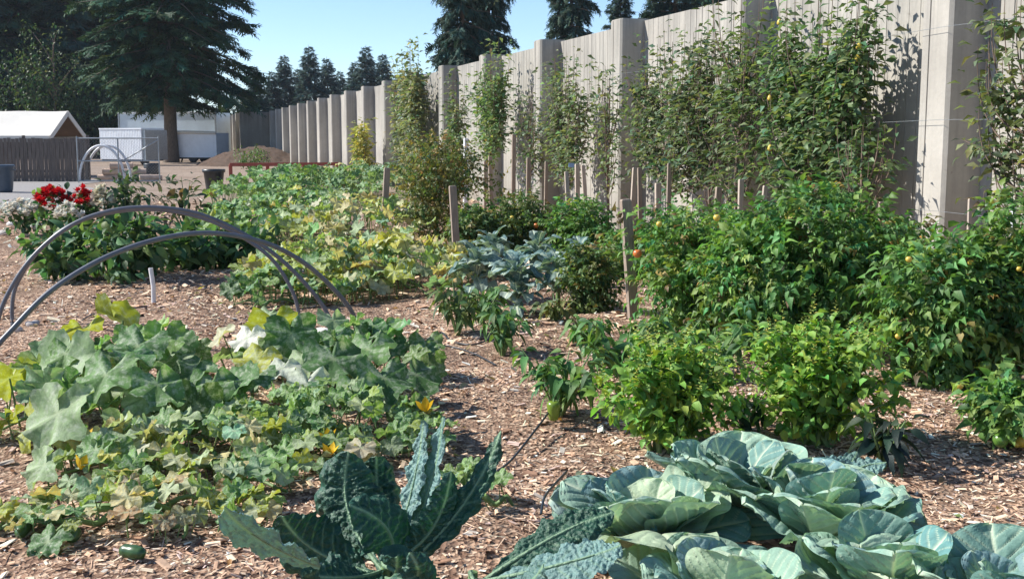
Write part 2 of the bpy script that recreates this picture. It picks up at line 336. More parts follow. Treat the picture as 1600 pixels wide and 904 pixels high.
# ------------------------------------------------------------------ ground, road, mulch
def build_ground():
    xs = np.r_[np.linspace(-900, -40, 18), np.linspace(-32, -8, 14), np.arange(-7, 7.01, .11), np.linspace(8, 32, 14), np.linspace(40, 900, 18)]
    ys = np.r_[[-60, -20, -5, 0], np.arange(2, 18, .12), np.arange(18, 40, .8), np.linspace(40, 130, 25), np.geomspace(140, 2500, 14)]
    X, Y = np.meshgrid(xs, ys, indexing='ij'); Z = gz(X, Y); k = len(ys)
    i, j = np.meshgrid(np.arange(len(xs) - 1), np.arange(k - 1), indexing='ij')
    F = np.stack([i * k + j, (i + 1) * k + j, (i + 1) * k + j + 1, i * k + j + 1], -1).reshape(-1, 4)
    mb = MB(); mb.add(np.stack([X, Y, Z], -1).reshape(-1, 3), F); struct(mb.build('ground', M['ground']))
    a, b_, c_, d_ = G(-420, 345), G(95, 327), G(150, 280), G(-420, 280)
    mb = MB(); n = 24; q = np.array([a, b_, c_, d_]); u = np.linspace(0, 1, n)
    P = np.array([[(1 - s) * ((1 - t) * q[0] + t * q[1]) + s * ((1 - t) * q[3] + t * q[2]) for t in u] for s in u]).reshape(-1, 3)
    rs = np.random.RandomState(5); P[:, 0] += .35 * np.sin(P[:, 1] * .9) * (P[:, 0] > -20); P[:, 2] = gz(P[:, 0], P[:, 1]) + .012
    i, j = np.meshgrid(np.arange(n - 1), np.arange(n - 1), indexing='ij')
    mb.add(P, np.stack([i * n + j, i * n + j + 1, (i + 1) * n + j + 1, (i + 1) * n + j], -1).reshape(-1, 4)); struct(mb.build('gravel_road', M['gravel']))
    # dirt mound by the wall's end
    c = G(362, 262); mb = MB(); n = 40; R = 1.0; u = np.linspace(-1, 1, n); A, B = np.meshgrid(u, u, indexing='ij')
    rr = np.sqrt(A * A + B * B); Hh = 1.2 * np.clip(1 - rr ** 1.5, 0, 1) + .12 * np.sin(7 * A + 2) * np.sin(6 * B) * np.clip(1 - rr, 0, 1) + .05 * rs.normal(0, 1, A.shape) * (rr < .95) - .05
    mb.add(np.stack([c[0] + A * 3.9, c[1] + 7 + B * 4.5, Hh], -1).reshape(-1, 3), np.stack([i * 0, i * 0, i * 0, i * 0], -1).reshape(-1, 4)[:0] if False else np.stack([np.arange(n - 1)[:, None] * n + np.arange(n - 1)[None], (np.arange(n - 1)[:, None] + 1) * n + np.arange(n - 1)[None], (np.arange(n - 1)[:, None] + 1) * n + np.arange(n - 1)[None] + 1, np.arange(n - 1)[:, None] * n + np.arange(n - 1)[None] + 1], -1).reshape(-1, 4))
    struct(mb.build('dirt_mound', M['soil']))
    # wood chips: thin split slivers lying at all angles
    rs = np.random.RandomState(11); Vs = []; Cs = []
    pal = np.array([[.76, .55, .385], [.68, .455, .305], [.54, .335, .215], [.31, .18, .115], [.12, .07, .05], [.80, .68, .55], [.60, .44, .37]]); pw = [.25, .25, .18, .09, .05, .10, .08]
    for z0, z1, dens, sc in ((2.6, 8, 1480, .86), (8, 14, 440, 1.3), (14, 30, 55, 2.2)):
        area = ((z1 ** 2 - z0 ** 2) / 2 * 1.0 + 2.4 * (z1 - z0)); n = int(area * dens)
        y = np.sqrt(rs.uniform(z0 ** 2, z1 ** 2, n)); x = rs.uniform(-1, 1, n) * (.5 * y + 1.2)
        pt = np.sin(1.9 * x + .7 * y) + np.sin(2.6 * y - 1.1 * x + 1) + np.sin(4.7 * x - 3.1 * y) * .6 + rs.normal(0, .9, n); kp = pt > -1.5; x, y = x[kp], y[kp]; n = len(x)
        L = sc * np.clip(rs.lognormal(-3.75, .55, n), .008, .095); W = L * rs.uniform(.16, .5, n); sl_ = rs.uniform(0, 1, n) < .16; L = np.where(sl_, L * rs.uniform(1.6, 2.6, n), L); W = np.where(sl_, np.clip(W * .4, .0025, .006), W); H = W * rs.uniform(.12, .4, n)
        ya = rs.uniform(0, 2 * np.pi, n); ti = rs.normal(0, .22, n); ro = rs.normal(0, .25, n)
        fw = np.stack([np.cos(ya) * np.cos(ti), np.sin(ya) * np.cos(ti), np.sin(ti)], -1)
        up = np.stack([ro * -np.sin(ya), ro * np.cos(ya), np.ones(n)], -1)
        R = frames(fw, up); b8 = np.array([[-1, -1, -.6], [1, -1, -.6], [1, 1, -.6], [-1, 1, -.6], [-.8, -.9, 1], [.8, -.7, 1], [.6, .95, 1], [-.9, .8, 1]]) * .5
        V = b8[None] * np.stack([W, L, H], -1)[:, None]; V[:, :, 0] *= 1 + rs.normal(0, .2, (n, 8))
        V = np.einsum('nij,nvj->nvi', R, V) + np.stack([x, y, gz(x, y) + H * .3 + np.abs(ti) * L * .35 + rs.uniform(0, .008, n)], -1)[:, None]
        Vs.append(V.reshape(-1, 3)); c = pal[rs.choice(7, n, p=pw)] * np.clip(1 + rs.normal(0, .2, (n, 1)), .5, 1.5); Cs.append(np.repeat(np.clip(c, 0, .8), 8, 0))
    V = np.concatenate(Vs); C = np.concatenate(Cs); n = len(V) // 8
    F = (BOXF[[1, 3, 5]][None] + (np.arange(n) * 8)[:, None, None]).reshape(-1, 4)
    mb = MB(); mb.add(V, F, 0, C, smooth=False); o = mb.build('wood_chips', M['chip'], kind='stuff'); tag(o, 'loose tan wood chip mulch covering the paths and beds', 'mulch')
build_ground()

# ------------------------------------------------------------------ sound wall
WD = nz(np.array([*(ray(247, HOR)[:2]), 0])); WN = np.array([-WD[1], WD[0], 0])     # along the wall (away), and out of it (to the garden)
W0 = G(966, 362) - 2 * 4.25 * WD; WH = 3.57; PW, PD, SP = .50, .43, 4.25
def wall_pt(s, off): return W0 + WD * s + WN * off                                   # s metres along, off metres out of the pilaster face
def wall_poly(mb, pts, z0, z1):
    p = np.array([wall_pt(s, o)[:2] for s, o in pts]);
    a = np.sum(p[:, 0] * np.roll(p[:, 1], -1) - np.roll(p[:, 0], -1) * p[:, 1])
    prism(mb, p if a > 0 else p[::-1], z0, z1)
def build_wall():
    t = thing('sound_wall', 'long pale concrete wall with fluted panels and square pilasters behind the fruit trees', 'wall', (0, 0, 0))
    def pil(s):
        mb = MB(); c = .035; g = .012; gx = PW * .62
        wall_poly(mb, [(s, -PD - .1), (s, -c), (s + c, 0), (s + gx, 0), (s + gx + .003, -g), (s + gx + .017, -g), (s + gx + .02, 0), (s + PW - c * 2, 0), (s + PW, -c * 2), (s + PW, -PD - .1)], -.1, WH - .02)
        wall_poly(mb, [(s + .01, -PD - .1), (s + .01, -c - .01), (s + c + .01, -.012), (s + PW - c * 2 - .01, -.012), (s + PW - .01, -c * 2 - .01), (s + PW - .01, -PD - .1)], WH - .03, WH)
        return mb.build('pilaster', M['concrete'], t)
    def pan(s0, s1, off=-PD):
        mb = MB(); n = int(round((s1 - s0) / .2)); w = (s1 - s0) / n; pts = []
        rs = np.random.RandomState(int(s0 * 10) % 997)
        for k in range(n):
            a = s0 + k * w; g = rs.choice([.006, .010, .016]); pts += [(a + g * .5, off), (a + w - g * .5, off), (a + w - g * .5, off - .018), (a + w + g * .3, off - .018)]
        pts = pts[:-1] + [(s1, off - .16), (s0, off - .16)]
        pts[-3] = (s1, off - .018)
        wall_poly(mb, pts, -.1, WH - .03 + rs.uniform(-.012, .012)); return mb.build('panel', M['concrete'], t)
    for k in range(-2, 17):
        pil(k * SP); pan(k * SP + PW - .03, (k + 1) * SP + .03)
    # the far stretch steps out towards the garden
    e = 17 * SP; pil(e); sp2 = SP
    mb = MB(); wall_poly(mb, [(e + PW, -PD - .16), (e + PW, -PD), (e + SP, -PD), (e + SP, -PD - .16)], -.1, WH); mb.build('panel', M['concrete'], t)
    mb = MB(); wall_poly(mb, [(e + SP, -PD - .16), (e + SP, 1.75), (e + SP + .2, 1.75), (e + SP + .2, -PD - .16)], -.1, WH); mb.build('return_panel', M['concrete'], t)
    for k in range(6):
        s = e + SP + .2 + k * sp2; mb = MB(); wall_poly(mb, [(s, 1.3), (s, 1.75), (s + PW, 1.75), (s + PW, 1.3)], -.1, WH); mb.build('pilaster', M['concrete'], t)
        mb = MB(); wall_poly(mb, [(s + PW, 1.25), (s + PW, 1.32), (s + sp2, 1.32), (s + sp2, 1.25)], -.1, WH - .03); mb.build('panel', M['concrete'], t)
    for h, lb in ((.85, 'lowest training wire strung along the wall at knee height'), (1.75, 'middle training wire strung across the pilasters'), (2.65, 'top training wire strung across the pilasters')):
        mb = MB(); P = [wall_pt(s, .06) + np.array([0, 0, h - .02 * math.sin(math.pi * (s % SP) / SP)]) for s in np.arange(-2 * SP, 6 * SP, SP / 4)]
        add_tube(mb, P, .0022, 5); w = mb.build('training_wire', M['steel']); tag(w, lb, 'wire')
build_wall()

# ------------------------------------------------------------------ conifers
def spray_T(seed):
    rs = np.random.RandomState(seed); V = []; F = []
    def blade(p, d, l, w):
        d = nz(d); s = nz(np.cross(d, [0, 0, 1.])) * w; n = len(V); V.extend([p - s * .4, p + s * .4, p + d * l * .6 + s, p + d * l]); V[-2] = p + d * l * .55 + s * .7; F.append([n, n + 1, n + 2, n + 3])
    blade(np.zeros(3), np.array([0, 1, -.1]), 1.0, .10)
    for k in range(4):
        y = .12 + .2 * k
        for sd in (-1, 1):
            blade(np.array([0, y, -.03]), np.array([sd * rs.uniform(.6, 1.), .8, -rs.uniform(.05, .55)]), rs.uniform(.3, .55) * (1 - .12 * k), .09)
    return np.array(V), np.array(F), np.zeros(len(V))
SPR = [spray_T(k) for k in range(4)]
def fir_meshes(name, seed, H, R0, cb, step, dens, ssize, col=(.030, .055, .036), sag=.32, zmin=0.):
    rs = np.random.RandomState(seed); tr = MB(); cr = MB()
    P = np.stack([np.linspace(0, H, 14) * 0 + .08 * np.sin(np.linspace(0, 5, 14)), .05 * np.cos(np.linspace(0, 4, 14)), np.linspace(-.2, H, 14)], -1)
    add_tube(tr, P, .5 * (H / 28) * np.linspace(1, .03, 14) ** .8 * np.r_[1.25, np.ones(13)], 12)
    pos = []; fw = []; up = []; sc = []; cc = []
    h = cb
    while h < H - .3:
        t = (h - cb) / (H - cb); nb = rs.randint(4, 7); a0 = rs.uniform(0, 6.28)
        for q in range(nb):
            az = a0 + q * 6.283 / nb + rs.normal(0, .25); L = R0 * (1 - t) ** .8 * rs.uniform(.62, 1.12) * (.72 + .28 * min(1, t * 7)) + .35
            rise = -.18 + .75 * t + rs.normal(0, .08); sg = sag * (1 - t * .8) * rs.uniform(.7, 1.4); o = np.array([math.cos(az), math.sin(az), 0]); lat = np.array([-o[1], o[0], 0])
            s = np.linspace(0, 1, 6)[:, None]; hh = h + rs.uniform(-.2, .2)
            path = o * s * L + np.array([0, 0, 1.]) * (hh + L * (rise * s - sg * s ** 2 + .12 * sg * s ** 4))
            ke = int(np.sum(path[:, 2] > zmin + .5)); add_tube(tr, path[:ke], (.022 * L * np.linspace(1, .15, 6))[:ke], 4, cap=False) if L > 1.0 and ke > 2 else None
            n = max(7, int(L * dens)); u = rs.uniform(.12, 1, n) ** .8
            pp = np.stack([np.interp(u, s[:, 0], path[:, k]) for k in range(3)], -1)
            sd = rs.choice([-1, 1], n); side = rs.uniform(.2, 1.0, n); fwd = o[None] * (1.15 - side[:, None] * .5) + lat[None] * (sd * side)[:, None] + np.array([0, 0, -1.])[None] * rs.uniform(.05, .95, n)[:, None]
            off = lat[None] * (sd * rs.uniform(0, .22, n) * L * (1 - u * .6))[:, None]
            pos.append(pp + off - np.array([0, 0, .05])); fw.append(fwd); up.append(np.array([0, 0, 1.])[None] + rs.normal(0, .35, (n, 3))); sc.append(ssize * rs.uniform(.5, 1.25, n) * (.28 + .72 * min(1, L / 3.2)))
            cc.append(jit(col, n, rs, .3, .15))
        h += step * rs.uniform(.75, 1.3) * (1 - .4 * t)
    pos, fw, up, sc, cc = map(np.concatenate, (pos, fw, up, sc, cc)); kp = pos[:, 2] > zmin + rs.uniform(-.5, .9, len(pos)); pos, fw, up, sc, cc = pos[kp], fw[kp], up[kp], sc[kp], cc[kp]; k = rs.randint(0, 4, len(pos))
    for q in range(4):
        m = k == q; scatter(cr, SPR[q], pos[m], fw[m], up[m], sc[m], cc[m])
    return tr.mesh(name + '_trunk', [M['bark']]), cr.mesh(name + '_crown', [M['needle']])
FIR = [fir_meshes('fir', 3, 27, 6.9, 4.6, .46, 17, 1.08, (.04, .085, .042), .30, 3.9), fir_meshes('fir_slim', 8, 24, 4.6, 1.6, .42, 15, 1.15, (.036, .07, .05)), fir_meshes('fir_far', 15, 18, 3.7, .8, .5, 13, 1.5, (.034, .068, .056), .2)]
def fir(name, label, x, y, sc, kind, rz, group=None, sx=1.):
    t = thing(name, label, 'tree', (x, y, 0), group, rz); t.scale = (sc * sx, sc * sx, sc)
    link('trunk', FIR[kind][0], t); link('crown', FIR[kind][1], t); return t
p = G(268, 254); fir('fir_tree', 'big dark fir with drooping limbs and bare lower trunk before the pale trailers', p[0], p[1], 1.0, 0, .6)
gl = 'dark firs massed behind the board fence'
for px, Y, s, kd, lb in ((-130, 110, 1.15, 0, 'dark fir in the wood, over the fence end with the grey-blue bin'), (-20, 104, 1.05, 1, 'slim dark fir in the wood behind the canopy roof'), (45, 108, 1.1, 0, 'dense dark fir in the wood just behind the canopy ridge'), (120, 108, 1.2, 1, 'tall slim fir in the wood above the canopy gable'),
                     (185, 112, 1.0, 0, 'dark fir in the wood rising over the corrugated cargo trailer'), (235, 112, 1.1, 1, 'slim fir hidden deep behind the big fir and the box trailer'), (95, 118, 1.3, 0, 'tallest fir at the back of the dark wood'), (-75, 120, 1.3, 1, 'slim tall fir at the back of the wood')):
    p = D(px, 240, Y); fir('fir_tree', lb, p[0], p[1], s, kd, px * .37, gl)
for px, Y, ty, kd, lb, sx in ((722, 62, -330, 1, 'tall dark fir behind the wall, standing apart in open sky', .50), (764, 66, -300, 1, 'fir touching the lone tall fir behind the wall on its roadward side', .46), (892, 70, -260, 1, 'fir behind the wall with a rounded top beside open sky', .52), (968, 80, -45, 1, 'shorter fir behind the wall between two taller ones', .8), (1052, 74, -210, 1, 'broad fir behind the wall above the leafy pear tree', .8), (1112, 84, -220, 0, 'fir behind the wall rising over the willow-leaved sapling', .55)):
    p = D(px, 240, Y); H = htop(ty, Y); H0 = (27, 24, 18)[kd]; fir('fir_tree', lb, p[0], p[1], H / H0, kd, px * .2, 'firs behind the concrete wall', sx)
gf = 'far row of firs beyond the wall'
for q, (px, ty, Y) in enumerate(((402, 104, 150), (428, 112, 165), (447, 88, 170), (468, 108, 180), (486, 74, 160), (514, 92, 165), (534, 112, 185), (556, 98, 175), (574, 74, 160), (600, 86, 165), (388, 140, 170), (622, 118, 180))):
    p = D(px, 240, Y); fir('fir_tree', 'far pointed fir in the blue-green row beyond the end of the wall', p[0], p[1], htop(ty, Y) / 18, 2, q * 1.3, gf)

# broadleaf trees and shrubs
def lumpy(n, rs, r, k=5, amp=.28, shell=.55):
    d = nz(rs.normal(0, 1, (n, 3))); ph = rs.uniform(0, 6.28, (k, 3)); fr = rs.uniform(2, 5, (k, 3))
    rad = 1 + amp * np.sum(np.sin(d[:, None] * fr[None] + ph[None]), (1, 2)) / math.sqrt(3 * k)
    u = shell + (1 - shell) * rs.uniform(0, 1, n) ** .6; u = np.where(rs.uniform(0, 1, n) < .25, rs.uniform(.1, 1, n), u)
    return d * (rad * u)[:, None] * np.asarray(r)[None], d
def broad_tree(name, label, px, Y, H, R, crown_lo, n, leaf, cols, w, seed, group=None, T=LEAFLET):
    rs = np.random.RandomState(seed); p = D(px, 240, Y); t = thing(name, label, 'tree' if H > 3 else 'shrub', (p[0], p[1], 0), group); tr = MB(); cr = MB()
    add_tube(tr, bez((0, 0, -.1), (.1, 0, H * .4), (.15, .1, H * .92), 8), np.linspace(.035, .006, 8) * H * .5, 8)
    cp = [];
    for k in range(14):
        a = rs.uniform(0, 6.28); h = rs.uniform(crown_lo, H * .9); L = R * rs.uniform(.5, 1.); e = np.array([math.cos(a) * L, math.sin(a) * L, h + L * rs.uniform(.1, .7)])
        add_tube(tr, bez((.1, 0, h * .85), (e[0] * .4, e[1] * .4, h + .1), e, 6), np.linspace(.012, .003, 6) * H * .5, 5, cap=False); cp.append(e)
    cp = np.array(cp); c0 = np.array([0, 0, (crown_lo + H) / 2]); pos, d = lumpy(n, rs, (R, R, (H - crown_lo) / 2), amp=.35); pos = pos + c0
    m = rs.uniform(0, 1, n) < .6; pos[m] = cp[rs.randint(0, len(cp), m.sum())] + rs.normal(0, .2 * R, (m.sum(), 3))
    pos[:, 2] = np.clip(pos[:, 2], .05, None)
    f = d + rs.normal(0, .6, (n, 3)) - np.array([0, 0, .4]); c = mixcol(cols, w, n, rs)
    k = rs.randint(0, len(T), n)
    for q in range(len(T)): mm = k == q; scatter(cr, T[q], pos[mm], f[mm], np.array([0, 0, 1.]) + rs.normal(0, .5, (mm.sum(), 3)), leaf * rs.uniform(.7, 1.3, mm.sum()), c[mm])
    tr.build('trunk', M['twig'], t); cr.build('crown', M['leaf'], t, kind='stuff'); return t
dg = [(.03, .065, .028), (.045, .09, .032), (.07, .10, .04)]
broad_tree('birch_tree', 'thin broadleaf tree with pale stem against the dark wood behind the canopy', 88, 98, 10.8, 2.4, 2.8, 1600, .30, [(.06, .10, .045), (.11, .14, .07), (.04, .07, .03)], [3, 2, 2], 4)
broad_tree('birch_tree', 'leafy young broadleaf tree at the left of the pale-stemmed one', 30, 100, 9.5, 2.8, 2.0, 1700, .30, dg, [2, 3, 1], 5)
broad_tree('birch_tree', 'slight airy sapling against the sky beside the end of the big fir', 372, 130, 8., 1.5, 2., 420, .3, [(.13, .15, .10)], [1], 6)
gs = 'understorey shrubs at the foot of the wood'
for q, (px, Y, H, R, lb) in enumerate(((-60, 98, 5.2, 4.2, 'rounded shrub at the foot of the wood beyond the grey-blue bin'), (70, 100, 5.4, 4.2, 'broad shrub at the foot of the wood behind the canopy ridge'), (150, 101, 5.0, 3.4, 'shrub at the foot of the wood between canopy and cargo trailer'), (195, 104, 5, 3.5, 'tall shrub at the foot of the wood behind the box trailer'), (364, 108, 4.6, 2.2, 'dark shrub at the end of the box trailer near the far wall'), (0, 103, 6.2, 4.4, 'big shrub at the foot of the wood under the slim fir'))):
    broad_tree('shrub', lb, px, Y, H, R, .2, 2200, .42, dg, [4, 2, .5], 20 + q, gs)

broad_tree('weed_clump', 'low green weed clump on the dirt mound by the far wall', 394, 63, 1.0, .8, .05, 500, .16, [(.07, .13, .04), (.11, .17, .05)], [1, 1], 44)
# ------------------------------------------------------------------ far left: fence, gate, canopy, trailers, bins
def build_yard():
    Yf = 43.5; x0 = D(-60, 240, Yf)[0]; x1 = D(137, 240, Yf)[0]; rs = np.random.RandomState(2)
    t = thing('board_fence', 'weathered dark board fence below the white canopy', 'fence', (x1, Yf, 0)); w = .15; n = int((x1 - x0) / w)
    for k in range(n):
        mb = MB(); box(mb, (-(k + .5) * w, rs.uniform(-.006, .006), .81 + rs.uniform(-.02, .02)), (w / 2 - rs.uniform(.004, .012), .012, .81)); mb.build('board', M['fence'], t)
    for z in (.4, 1.3): mb = MB(); box(mb, (-(x1 - x0) / 2, .04, z), ((x1 - x0) / 2, .025, .045)); mb.build('rail', M['fence'], t)
    for k in range(0, n, 16): mb = MB(); box(mb, (-(k + .1) * w, .1, .85), (.045, .045, .88)); mb.build('post', M['fence'], t)
    # chain-link gate
    g0 = x1 + .1; g1 = D(232, 240, 41)[0]; t = thing('chain_link_gate', 'galvanised chain link gate with diagonal brace beside the board fence', 'gate', (g0, 42.2, 0)); L = g1 - g0
    for a, b_, nm in (((0, 0, .08), (L, 0, .08), 'rail'), ((0, 0, 1.62), (L, 0, 1.62), 'rail'), ((0, 0, 0), (0, 0, 1.7), 'post'), ((L, 0, 0), (L, 0, 1.7), 'post'), ((L * .5, 0, .08), (L * .5, 0, 1.62), 'post'), ((L * .55, 0, .8), (L, 0, 1.55), 'brace'), ((0, 0, .8), (L, 0, .8), 'rail')):
        mb = MB(); add_tube(mb, [a, (np.array(a) + b_) / 2, b_], .025, 8); mb.build(nm, M['steel'], t)
    mb = MB()
    for k in np.arange(-1.5, L, .11):
        for sg in (-1, 1):
            xs = np.array([k, k + 1.54]) if sg > 0 else np.array([k + 1.54, k]); zs = np.array([.08, 1.62]); tt = (np.clip(xs, 0, L) - xs[0]) / (xs[1] - xs[0]); zz = zs[0] + tt * (zs[1] - zs[0])
            if abs(tt[1] - tt[0]) > .02: add_tube(mb, [(np.clip(xs[0], 0, L), .0, zz[0]), (np.clip(xs[1], 0, L), .0, zz[1])], .002, 3, cap=False)
    mb.build('chain_link_mesh', M['steel'], t, kind='stuff')
    # white canopy with open gable
    xg = -19.1; xl = -34.; ya, yb = 48., 52.; he, hr = 1.72, 2.78
    t = thing('canopy_shelter', 'white fabric canopy shelter with open brown gable behind the fence', 'shelter', (xg, 50, 0))
    def slope(y0, y1, nm):
        mb = MB(); nx, ny = 30, 8; u = np.linspace(0, 1, nx); v = np.linspace(0, 1, ny); U, Vv = np.meshgrid(u, v, indexing='ij')
        X = (xl - xg) * U; Y = (y0 - 50) * (1 - Vv) + (y1 - 50) * Vv; Z = he + (hr - he) * Vv - .10 * np.sin(np.pi * Vv) * (1 - .5 * np.abs(np.cos(U * np.pi * 5))) + .012 * np.sin(U * 40 + Vv * 9)
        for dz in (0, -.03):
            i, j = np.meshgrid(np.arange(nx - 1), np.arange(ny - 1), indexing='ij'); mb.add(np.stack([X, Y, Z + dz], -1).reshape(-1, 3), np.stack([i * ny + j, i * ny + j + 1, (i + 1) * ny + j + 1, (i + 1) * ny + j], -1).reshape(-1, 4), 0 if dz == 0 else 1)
        mb.build(nm, [M['canvas'], M['tan']], t)
    slope(ya, 50, 'roof_panel'); slope(yb, 50, 'roof_panel')
    for y0 in (ya, yb): mb = MB(); box(mb, ((xl - xg) / 2, y0 - 50, he - .12), (-(xl - xg) / 2, .012, .13)); mb.build('valance', M['canvas'], t)
    mb = MB(); Rr = rotx(math.atan2(hr - he, 2)); box(mb, (.03, -1, (he + hr) / 2 - .08), (.02, 1.13, .11), Rr); box(mb, (.03, 1, (he + hr) / 2 - .08), (.02, 1.13, .11), rotx(-math.atan2(hr - he, 2))); mb.build('gable_trim', M['canvas'], t)
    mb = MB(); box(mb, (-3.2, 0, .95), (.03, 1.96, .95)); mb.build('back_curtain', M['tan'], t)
    for x in (0, -5, -10, -14.8):
        for y in (ya + .05 - 50, yb - .05 - 50): mb = MB(); add_tube(mb, [(x, y, 0), (x, y, he)], .03, 8); mb.build('leg', M['steel'], t)
    # corrugated cargo trailer
    Y = 72.; xa, xb = D(168, 240, Y)[0], D(246, 240, Y)[0]; t = thing('cargo_trailer', 'small white cargo trailer with ribbed side behind the chain link gate', 'trailer', ((xa + xb) / 2, Y, 0), None, -.42); L = (xb - xa) / 2 * 1.06
    mb = MB(); n = 26
    pts = []
    for k in range(n): a = -L + 2 * L * k / n; pts += [(a, -1.0), (a + L / n * 1.1, -1.0), (a + L / n * 1.2, -.975), (a + L / n * 1.9, -.975)]
    prism(mb, pts + [(L, -1.0), (L, 1.0), (-L, 1.0)], .38, 2.2); mb.build('body', M['white'], t)
    mb = MB(); box(mb, (0, 0, 2.24), (L + .03, 1.03, .04)); mb.build('roof', M['white'], t)
    mb = MB(); box(mb, (L + .26, 0, 1.25), (.02, .98, .9), rotz(.0)); box(mb, (L + .13, -.9, 1.25), (.12, .03, .92)); box(mb, (L + .13, .9, 1.25), (.12, .03, .92)); mb.build('rear_door', M['steel'], t)
    mb = MB(); box(mb, (0, 0, .34), (L, .9, .05)); mb.build('chassis', M['dark'], t)
    for yy in (-.85, .85): mb = MB(); lathe(mb, [(0, -.1), (.2, -.1), (.33, -.08), (.33, .08), (.2, .1), (0, .1)], 20, R=rotx(math.pi / 2), c=(.2, yy, .32)); mb.build('wheel', M['dark'], t)
    # tall box trailer behind, camper with awning
    Y = 89.; xa, xb = D(193, 240, Y)[0], D(356, 240, Y)[0]; L = (xb - xa) / 2; t = thing('box_trailer', 'tall white box trailer with bluish shade painted into its panels, behind the big fir', 'trailer', ((xa + xb) / 2, Y, 0), None, -.2)
    mb = MB(); box(mb, (0, 0, 2.15), (L, 1.2, 1.45)); mb.build('body', M['shadewhite'], t)
    mb = MB(); box(mb, (0, -1.22, 3.6), (L + .03, .03, .06)); mb.build('roof_rail', M['white'], t)
    for sg in (-1, 1): mb = MB(); box(mb, (sg * (L - .05), -1.225, 2.15), (.06, .025, 1.4)); mb.build('corner_post', M['steel'], t)
    mb = MB(); box(mb, (0, 0, .6), (L, .9, .1)); mb.build('chassis', M['dark'], t)
    for xx in (L * .5, L * .72):
        for yy in (-.95, .95): mb = MB(); lathe(mb, [(0, -.14), (.3, -.14), (.48, -.11), (.48, .11), (.3, .14), (0, .14)], 20, R=rotx(math.pi / 2), c=(xx, yy, .46)); mb.build('wheel', M['dark'], t)
    Y = 82.; xa, xb = D(252, 240, Y)[0], D(352, 240, Y)[0]; L = (xb - xa) / 2; t = thing('camper_trailer', 'low white camper with rolled awning in front of the tall box trailer', 'trailer', ((xa + xb) / 2, Y, 0), None, -.2)
    mb = MB(); box(mb, (0, 0, 1.2), (L, 1.0, .85)); mb.build('body', M['white'], t)
    mb = MB(); add_tube(mb, [(-L - .05, -1.1, 2.08), (0, -1.1, 2.1), (L + .02, -1.1, 2.04)], .11, 10); mb.build('awning', M['canvas'], t)
    mb = MB(); box(mb, (0, 0, .3), (L - .1, .85, .05)); mb.build('chassis', M['dark'], t)
    for yy in (-.8, .8): mb = MB(); lathe(mb, [(0, -.1), (.2, -.1), (.32, -.08), (.32, .08), (.2, .1), (0, .1)], 20, R=rotx(math.pi / 2), c=(.4, yy, .31)); mb.build('wheel', M['dark'], t)
    # dark timber tripod in front of the camper
    c = G(300, 253); t = thing('timber_brace', 'dark timber A-frame brace leaning by the fir trunk', 'brace', (c[0], c[1], 0))
    for e in ((-.75, 0, 0), (-.1, .5, 0), (1.0, 0, .35)): mb = MB(); add_tube(mb, [(-.3, 0, 1.5), ((e[0] - .3) / 2, e[1] / 2, .75 + e[2] / 2), e], .06, 6); mb.build('leg', M['bark'], t)
    # cloche frame and clutter
    c = G(160, 284); t = thing('hoop_cloche', 'white plastic cloche hoop standing before the chain link gate', 'cloche', (c[0], c[1], 0))
    for k in range(2):
        a = np.linspace(math.pi, 0, 20); P = np.stack([np.cos(a) * .85, np.full(20, k * .7), np.sin(a) * 1.35], -1); mb = MB(); add_tube(mb, P, .05, 8); mb.build('hoop', M['whitepvc'], t)
    mb = MB(); box(mb, (0, .35, 1.36), (.02, .36, .02)); mb.build('ridge', M['whitepvc'], t)
    c = G(195, 282); t = thing('log_pile', 'low pile of cut pale logs beside the white cloche hoop', 'logs', (c[0] + .2, c[1] - .3, 0))
    for k, (x, z, a) in enumerate(((-.7, .12, .1), (-.3, .13, -.2), (.1, .12, .3), (.5, .14, 0.1), (-.5, .36, .2), (0, .37, -.1), (.3, .35, .3), (-.2, .58, .15), (.9, .12, .5))):
        mb = MB(); d = np.array([math.cos(a), math.sin(a), 0]); add_tube(mb, [np.array([x, 0, z]) - d * .42, np.array([x, 0, z]), np.array([x, 0, z]) + d * .42], .125, 10); mb.build('log', M['log'], t)
    c = G(218, 281); mb = MB(); lathe(mb, [(0, 0), (.27, 0), (.3, .3), (.31, .62), (.29, .66), (.27, .62), (.25, .1), (0, .1)], 24); o = mb.build('barrel', M['blackplastic'], loc=(c[0] + .5, c[1], 0)); tag(o, 'dark open barrel at the latch end of the chain link gate', 'barrel')
    # bins and pot
    c = G(4, 301); t = thing('trash_bin', 'grey-blue plastic bin on the gravel before the fence', 'bin', (c[0], c[1], .012))
    mb = MB(); lathe(mb, [(0, 0), (.27, 0), (.30, .1), (.35, .72), (.38, .74), (.38, .80), (.35, .82), (.33, .78), (.28, .05), (0, .05)], 28); mb.build('body', M['bin'], t)
    for sg in (-1, 1): mb = MB(); add_tube(mb, bez((sg * .36, -.1, .66), (sg * .46, 0, .66), (sg * .36, .1, .66), 8), .015, 6); mb.build('handle', M['bin'], t)
    c = G(335, 298); t = thing('plant_pot', 'large black nursery pot standing by the red rail', 'pot', (c[0], c[1], 0))
    mb = MB(); lathe(mb, [(0, 0), (.235, 0), (.25, .06), (.31, .56), (.345, .565), (.35, .66), (.325, .665), (.30, .58), (.24, .1), (0, .1)], 32); mb.build('body', M['blackplastic'], t)
    # red rail on posts
    a = G(360, 290); b_ = G(532, 288); a[2] = b_[2] = 0; t = thing('red_rail', 'long red painted timber rail on short posts beyond the squash', 'rail', a); dv = b_ - a; L = np.linalg.norm(dv); an = math.atan2(dv[1], dv[0])
    mb = MB(); box(mb, dv / 2 + np.array([0, 0, .72]), (L / 2, .04, .055), rotz(an)); mb.build('rail', M['red'], t)
